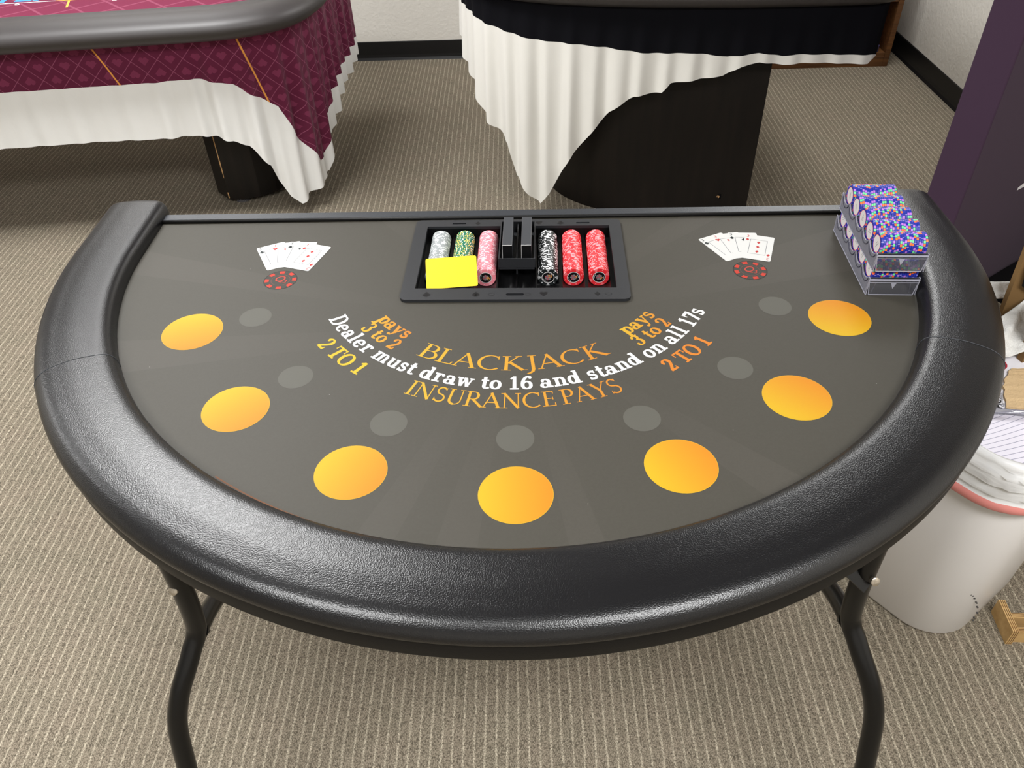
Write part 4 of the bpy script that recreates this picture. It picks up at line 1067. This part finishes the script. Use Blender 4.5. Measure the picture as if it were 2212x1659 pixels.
bm = bmesh.new(); sweep_path(bm, rp2, [(-.075 + .10 * cos(radians(t)), .852 + .045 * sin(radians(t))) for t in range(0, 360, 12)]); opart('padded_rail', bm, 'dark_brown_vinyl', smooth=True)
bm = bmesh.new(); prism(bm, offset_path(rp2[:-1], -.055), .833, .858); opart('table_top', bm, 'black_skirt_cloth')
ell = [(.57 + .435 * cos(a), 2.30 + .37 * sin(a)) for a in [radians(180 + 90 * i / 30) for i in range(31)]] + [(.74, 1.918), (.908, 1.903), (.908, 2.60), (.74, 2.66), (.57, 2.67)] + [(.57 + .435 * cos(a), 2.30 + .37 * sin(a)) for a in [radians(90 + 90 * i / 12) for i in range(1, 12)]]
bm = bmesh.new(); prism(bm, ell, 0.0, .834)
ped = opart('pedestal', bm, 'espresso_laminate', smooth=True, angle=40)
bm = bmesh.new(); c_ = Vector((.80, 1.9135, .085)); tube(bm, [c_, c_ + Vector((.3, -.95, 0)) * .003], .011, 14, 0); tube(bm, [c_ + Vector((-.006, -.001, 0)), c_ + Vector((-.006, -.005, 0))], .005, 10, 1)
opart('cam_hole', bm, ['dark_void', 'bare_wood_chip'], ped)

# ------------------------------------------------------------------ low bookcase against the back wall
bc = thing('bookcase', 'low walnut bookcase standing against the back wall in the right corner', 'bookcase', (1.48, 3.64, 0))
def cpart(name, x0, x1, y0, y1, z0, z1, label=None):
    bm = bmesh.new(); box(bm, x0 - 1.48, x1 - 1.48, y0 - 3.64, y1 - 3.64, z0, z1, bevel=.0015); o = link(name, bm, 'walnut_board', bc)
    if label: o['label'] = label
    return o
cpart('side_panel', 2.005, 2.032, 3.49, 3.782, 0, .62); cpart('side_panel', .93, .957, 3.49, 3.782, 0, .62)
cpart('back_panel', .957, 2.005, 3.772, 3.782, 0, .62); cpart('plinth', .957, 2.005, 3.492, 3.512, 0, .052)
cpart('shelf', .957, 2.005, 3.495, 3.772, .052, .072); cpart('shelf', .957, 2.005, 3.495, 3.772, .33, .35); cpart('top_panel', .93, 2.032, 3.485, 3.782, .62, .645)
def roll(name, x, y, z, r_, n_, mats, label, cat, tape=False):
    bm = bmesh.new()
    for i in range(n_):
        z0 = z + i * .011
        tube(bm, [(x, y, z0), (x, y, z0 + .0008), (x, y, z0 + .0095), (x, y, z0 + .0105)], [r_ * .95, r_, r_, r_ * .95], 18, i % len(mats))
    return tag(link(name, bm, mats, smooth=True, angle=40), label, cat)
roll('poker_chip_tube', 1.952, 3.525, .0725, .024, 3, ['shelf_violet'], 'low violet roll in the bookcase, below the pink rolls', 'roll')
roll('poker_chip_tube', 1.956, 3.56, .0725, .026, 6, ['shelf_pink', 'shelf_red'], 'nearer pink-and-red striped roll standing in the bookcase', 'roll')
roll('poker_chip_tube', 1.954, 3.63, .0725, .026, 9, ['shelf_pink', 'shelf_red'], 'farther pink-and-red striped roll standing in the bookcase', 'roll')
bm = bmesh.new(); bmesh.ops.create_icosphere(bm, subdivisions=2, radius=.034, matrix=Matrix.Translation((1.958, 3.70, .1065)))
for v_ in bm.verts: v_.co += (v_.co - Vector((1.958, 3.70, .1065))) * random.uniform(-.10, .10)
tag(link('crumpled_ball', bm, 'shelf_yellow'), 'crumpled yellow ball lying at the back of the bookcase', 'ball')

# ------------------------------------------------------------------ purple panel at the right
pp = thing('display_board', 'tall dark purple display panel with a white logo, right of the blackjack table', 'display panel', (1.29, 1.14, 0), radians(35.1))
bm = bmesh.new(); box(bm, 0, .80, 0, .107, .012, 2.05, bevel=.004); link('panel', bm, 'purple_panel_cloth', pp)
bm = bmesh.new(); box(bm, .03, .77, .02, .09, 0, .012); link('base', bm, 'black_powder_coat', pp)
bm = bmesh.new()     # big white letter whose left foot shows at the picture edge
LX, LZ = .335, .392
for pts in ([(0, 0), (.085, 0), (.085, .010), (.060, .013), (.135, .20), (.235, .013), (.205, .010), (.205, 0), (.32, 0), (.32, .010), (.295, .013), (.165, .29), (.150, .29), (.030, .016), (0, .010)],):
    vs_ = [(LX + a, -.0012, LZ + b_) for a, b_ in pts]
    tr_ = tessellate_polygon([[Vector((p[0], p[2], 0)) for p in vs_]]); vv = [bm.verts.new(p) for p in vs_]
    for t in tr_:
        f_ = bm.faces.new([vv[i] for i in t]); f_.normal_update()
        if f_.normal.y > 0: f_.normal_flip()
link('logo', bm, 'white_logo_print', pp)['label'] = 'white printed logo letter'
bm = bmesh.new(); box(bm, .36, .80, -.30, -.006, 0, .05, bevel=.004)  # low black slab placed to fill the black area in front of the panel
bx = link('black_filler_slab', bm, 'dark_void'); bx.location = (1.29, 1.14, 0); bx.rotation_euler = (0, 0, radians(35.1))
tag(bx, 'flat black filler slab on the floor between the trash bin and the purple panel', 'box')

# ------------------------------------------------------------------ trash bin and what is in it
BC = Vector((.978, .214)); BA = radians(36.9)
def bin_ring(s_, z, grow, n_=8):
    hx, hy, r_ = .19 + grow, .14 + grow, .10 + grow * .5
    return [(BC.x + x * cos(BA) - y * sin(BA), BC.y + x * sin(BA) + y * cos(BA), z) for x, y in rrect(-hx, hx, -hy, hy, r_, n_)]
def loft(bm, rings, mi=0, closed=True, mis=None):
    V = [[bm.verts.new(p) for p in r_] for r_ in rings]; n_ = len(V[0])
    for k_, (a, b_) in enumerate(zip(V[:-1], V[1:])):
        for j in range(n_): bm.faces.new((a[j], a[(j + 1) % n_], b_[(j + 1) % n_], b_[j])).material_index = mis[k_] if mis else mi
    return V
tb = thing('trash_bin', 'white plastic trash bin standing right of the blackjack table', 'trash bin', (BC.x, BC.y, 0))
bm = bmesh.new()
V = loft(bm, [bin_ring(0, .004, -.012), bin_ring(0, .0, -.006), bin_ring(0, .012, .0), bin_ring(0, .30, .010), bin_ring(0, .555, .018), bin_ring(0, .560, .016), bin_ring(0, .555, .013), bin_ring(0, .30, .006), bin_ring(0, .014, -.006)])
bm.faces.new(V[0][::-1]); bm.faces.new(V[-1])
bmesh.ops.translate(bm, verts=bm.verts[:], vec=(-BC.x, -BC.y, 0))
body = link('bin_body', bm, 'bin_white_plastic', tb, smooth=True, angle=50)
bm = bmesh.new()
for x, y, z in ((.938, .0245, .165), (.944, .0245, .160), (.951, .025, .150), (.962, .0255, .132), (.970, .026, .115), (.978, .0265, .092), (.979, .0275, .072), (.9795, .0278, .062)):
    box(bm, x - .0016 - BC.x, x + .0016 - BC.x, y - .0026 - BC.y, y + .002 - BC.y, z - .0011, z + .0009)
link('scuff_mark', bm, 'bin_scuff', body)
bm = bmesh.new(); rings = []
random.seed(3)
def crinkle(ring, amp_): return [(x + random.uniform(-amp_, amp_), y + random.uniform(-amp_, amp_), z + random.uniform(-amp_, amp_)) for x, y, z in ring]
prof_l = [(.50, .008), (.552, .0115), (.5665, .0145), (.5665, .0205), (.557, .0255), (.545, .0235), (.540, .0300), (.528, .0245), (.517, .0310), (.507, .0245), (.495, .0315), (.483, .0250), (.475, .0290), (.468, .0305), (.458, .0305), (.452, .0265)]
for i, (z, g_) in enumerate(prof_l): rings.append(crinkle(bin_ring(0, z, g_, 12), .0024 if 3 < i < 12 else .0006))
loft(bm, rings, mis=[0] * 12 + [1, 1, 1])
ln_ = link('bin_liner', bm, ['liner_white_film', 'liner_red_drawstring'], smooth=True)
sol = ln_.modifiers.new('thickness', 'SOLIDIFY'); sol.thickness = .0006
tag(ln_, 'white bin liner with pink-red drawstring band folded over the trash bin rim', 'bin liner')
def sheet(name, corners, mats, label, cat, nx=14, ny=14, crump=.0, freq=3.0, thick=.0006, seed=1, mif=None):
    random.seed(seed); ph = [random.uniform(0, 6.28) for _ in range(8)]
    a, b_, c_, d_ = [Vector(p) for p in corners]; nn = (b_ - a).cross(d_ - a).normalized()
    bm = bmesh.new(); uvl = bm.loops.layers.uv.new('UVMap'); g_ = []
    for i in range(nx + 1):
        row = []
        for j in range(ny + 1):
            u, v_ = i / nx, j / ny
            p = a * (1 - u) * (1 - v_) + b_ * u * (1 - v_) + c_ * u * v_ + d_ * (1 - u) * v_
            w = sin(freq * 6.28 * u + ph[0] + 2 * sin(5 * v_ + ph[1])) * .5 + sin(freq * 5.1 * v_ + ph[2] + 2 * sin(6 * u + ph[3])) * .5 + .4 * abs(sin(freq * 9 * (u + v_) + ph[4]))
            row.append((bm.verts.new(p + nn * w * crump), u, v_))
        g_.append(row)
    for i in range(nx):
        for j in range(ny):
            q = (g_[i][j], g_[i + 1][j], g_[i + 1][j + 1], g_[i][j + 1]); f_ = bm.faces.new([x[0] for x in q])
            for lp, x in zip(f_.loops, q): lp[uvl].uv = (x[1], x[2])
            if mif: f_.material_index = mif((i + .5) / nx, (j + .5) / ny)
    o = link(name, bm, mats, smooth=True)
    so = o.modifiers.new('thickness', 'SOLIDIFY'); so.thickness = thick
    return tag(o, label, cat) if label else o
sheet('lined_paper', [(.852, .075, .505), (.985, .040, .512), (1.02, .165, .574), (.868, .150, .560)], 'lined_paper', 'sheet of white lined paper lying at the front inside the trash bin', 'paper', crump=.003, freq=1.0, seed=5)
# torn picture-strip package
pk = thing('strip_package', 'torn white PICTURE STRIPS package with beige backing, in the trash bin', 'package', (.925, .190, .6))
PA, PB, PC_, PD = Vector((.862, .140, .592)), Vector((1.03, .125, .592)), Vector((1.085, .265, .600)), Vector((.925, .283, .600))
def pk_pt(u, v_, h): p = PA * (1 - u) * (1 - v_) + PB * u * (1 - v_) + PC_ * u * v_ + PD * (1 - u) * v_; return p + Vector((-.925, -.190, -.6 + h))
bm = bmesh.new(); vv = []
for h in (-.003, .0): vv.append([bm.verts.new(pk_pt(u, v_, h)) for u, v_ in ((0, 0), (1, 0), (1, 1), (0, 1))])
bm.faces.new(vv[0][::-1]); bm.faces.new(vv[1])
for i in range(4): bm.faces.new((vv[0][i], vv[0][(i + 1) % 4], vv[1][(i + 1) % 4], vv[1][i]))
link('card_sleeve', bm, 'paper_white', pk)
bm = bmesh.new(); random.seed(11)
out_ = [(.24, -.02), (.52, -.05), (.62, .05), (.75, .12), (.95, .30), (.95, .62), (.62, .66), (.50, .72), (.30, .70), (.24, .55), (.21, .35), (.23, .15)]
pts = []
for (a, b_), (c_, d_) in zip(out_, out_[1:] + out_[:1]):
    for t in (0, .33, .66): pts.append((a + (c_ - a) * t + random.uniform(-.012, .012), b_ + (d_ - b_) * t + random.uniform(-.012, .012)))
tr_ = tessellate_polygon([[Vector((p[0], p[1], 0)) for p in pts]])
lo = [bm.verts.new(pk_pt(*p, .0002)) for p in pts]; hi = [bm.verts.new(pk_pt(*p, .004 + random.uniform(0, .002))) for p in pts]
for t in tr_: bm.faces.new([hi[i] for i in t])
for i in range(len(pts)): bm.faces.new((lo[i], lo[(i + 1) % len(pts)], hi[(i + 1) % len(pts)], hi[i]))
bmesh.ops.recalc_face_normals(bm, faces=bm.faces[:])
link('torn_backing', bm, 'torn_board_beige', pk)['label'] = 'torn beige fibre backing'
def pk_basis(u, v_, h):
    o_ = pk_pt(u, v_, h); ex_ = (pk_pt(u + .01, v_, h) - o_).normalized(); ey_ = (pk_pt(u, v_ + .01, h) - o_); nz = ex_.cross(ey_).normalized(); ey_ = nz.cross(ex_)
    return Matrix(((ex_.x, ey_.x, nz.x, o_.x), (ex_.y, ey_.y, nz.y, o_.y), (ex_.z, ey_.z, nz.z, o_.z), (0, 0, 0, 1)))
bm = bmesh.new()
text_mesh(bm, 'PICTURE STRIPS', pk_basis(.135, .36, .0006) @ Matrix.Rotation(radians(78), 4, 'Z'), .0165, 0, .15, bold=.0006)
text_mesh(bm, 'Easy Adhesive Removable', pk_basis(.188, .24, .0006) @ Matrix.Rotation(radians(78), 4, 'Z'), .0068, 0)
for i in range(24):
    a0, a1 = 2 * pi * i / 24, 2 * pi * (i + 1) / 24; c_ = pk_pt(.125, .82, .0006)
    poly(bm, [c_, c_ + Vector((cos(a0) * .022, sin(a0) * .022, 0)), c_ + Vector((cos(a1) * .022, sin(a1) * .022, 0))], 1)
box(bm, c_.x - .014, c_.x + .014, c_.y - .006, c_.y + .006, c_.z, c_.z + .0005, 2)
text_mesh(bm, '8 LB', Matrix.Translation(c_ + Vector((0, 0, .001))) @ Matrix.Rotation(radians(84), 4, 'Z'), .011, 0, bold=.0003)
link('package_print', bm, ['package_ink', 'package_red', 'paper_white'], pk)
sheet('plastic_film', [(.858, .128, .585), (1.03, .10, .588), (1.03, .135, .596), (.86, .145, .592)], 'clear_film', 'crinkled clear plastic film under the torn package in the trash bin', 'plastic film', crump=.004, freq=2.0, seed=9)
sheet('tissue_paper', [(.928, .236, .630), (1.03, .262, .630), (1.075, .41, .668), (.944, .315, .660)], 'tissue_white', 'crumpled white tissue paper between the kraft bags in the trash bin', 'tissue', 26, 26, crump=.007, freq=1.4, seed=4)
sheet('napkin', [(.955, .430, .628), (1.06, .425, .628), (1.07, .455, .650), (.965, .462, .650)], 'tissue_white', 'flat white napkin at the back of the trash bin behind the kraft bag', 'napkin', 10, 10, crump=.003, freq=1.0, seed=6)
# kraft bags
def kraft(name, label, P0, ex_, ey_, w, h, dep, folds):
    t = thing(name, label, 'paper bag', P0)
    ex_, ey_ = Vector(ex_).normalized(), Vector(ey_).normalized(); nz = ex_.cross(ey_).normalized()
    bm = bmesh.new()
    def pt(u, v_, d_): return ex_ * (u * w) + ey_ * (v_ * h) + nz * d_
    outl = [(0, 0), (.5, -.02), (1, 0), (1.0, .5), (1, 1), (.5, 1.0), (0, 1), (0, .5)]
    F = [bm.verts.new(pt(u, v_, dep * (.5 if u in (0, 1) else 1))) for u, v_ in outl]; Bk = [bm.verts.new(pt(u, v_, -dep * (.5 if u in (0, 1) else 1))) for u, v_ in outl]
    cf, cb = bm.verts.new(pt(.5, .5, dep * 1.1)), bm.verts.new(pt(.5, .5, -dep * 1.1))
    n_ = len(outl)
    for i in range(n_):
        j = (i + 1) % n_
        bm.faces.new((cf, F[i], F[j])); bm.faces.new((cb, Bk[j], Bk[i])); bm.faces.new((F[i], Bk[i], Bk[j], F[j]))
    bmesh.ops.recalc_face_normals(bm, faces=bm.faces[:])
    link('bag_body', bm, 'kraft_paper', t); return t, pt, nz, ex_, ey_
t, pt, nz, ex_, ey_ = kraft('kraft_bag', 'brown kraft bag with black DELIVERY sticker standing at the back of the bin', (1.006, .40, .585), (.93, -.10, .12), (-.05, .0, 1), .26, .30, .016, 0)
bm = bmesh.new()
def stick(u, v_, off):
    o_ = pt(u, v_, 0) + (nz if nz.y < 0 else -nz) * off; n2 = nz if nz.y < 0 else -nz; xx_ = ex_; yy_ = n2.cross(xx_)
    return Matrix(((xx_.x, yy_.x, n2.x, o_.x), (xx_.y, yy_.y, n2.y, o_.y), (xx_.z, yy_.z, n2.z, o_.z), (0, 0, 0, 1)))
M = stick(.24, .43, .0185); n_ = 8
ring = [M @ Vector((.058 * cos(2 * pi * (i + .5) / n_), .058 * sin(2 * pi * (i + .5) / n_), 0)) for i in range(n_)]
poly(bm, ring, 0)
for txt, yy, sz in (('DELIVERY', -.018, .017), ('FRESH', .020, .02)):
    text_mesh(bm, txt, M @ Matrix.Translation((.005, yy, .0006)) @ Matrix.Rotation(-.35, 4, 'Z'), sz, 1)
lb = link('sticker', bm, ['kraft_sticker_black', 'kraft_sticker_print'], t); lb['label'] = 'black sticker with pale lettering'
kraft('kraft_bag', 'brown kraft bag leaning at the right inside the bin, in front of the tissue', (.985, .262, .585), (.93, .30, .03), (-.10, -.05, 1), .24, .17, .014, 0)

# ------------------------------------------------------------------ plywood tray on the floor
pw = thing('plywood_crate', 'small raw plywood crate on the carpet at the lower right, beside the bin', 'crate', (1.062, .006, 0), radians(-4))
def ppart(name, x0, x1, y0, y1, z0, z1):
    bm = bmesh.new(); box(bm, x0, x1, y0, y1, z0, z1, 0)
    bm.faces.ensure_lookup_table()
    lines = link(name, bm, 'plywood_face', pw)
    bm = bmesh.new(); th = .0012
    if x1 - x0 < y1 - y0:
        for f_ in (.25, .55, .82): box(bm, x0 + (x1 - x0) * f_ - th / 2, x0 + (x1 - x0) * f_ + th / 2, y0 - .0003, y1, z0 + .001, z1 + .0004)
    else:
        for f_ in (.25, .55, .82): box(bm, x0, x1, y0 + (y1 - y0) * f_ - th / 2, y0 + (y1 - y0) * f_ + th / 2, z0 + .001, z1 + .0004)
    link('ply_lines', bm, 'walnut_board', lines)
ppart('side_panel', 0, .014, 0, .082, 0, .048); ppart('front_panel', .014, .24, .006, .018, 0, .040); ppart('cross_panel', .014, .20, .045, .057, 0, .036)
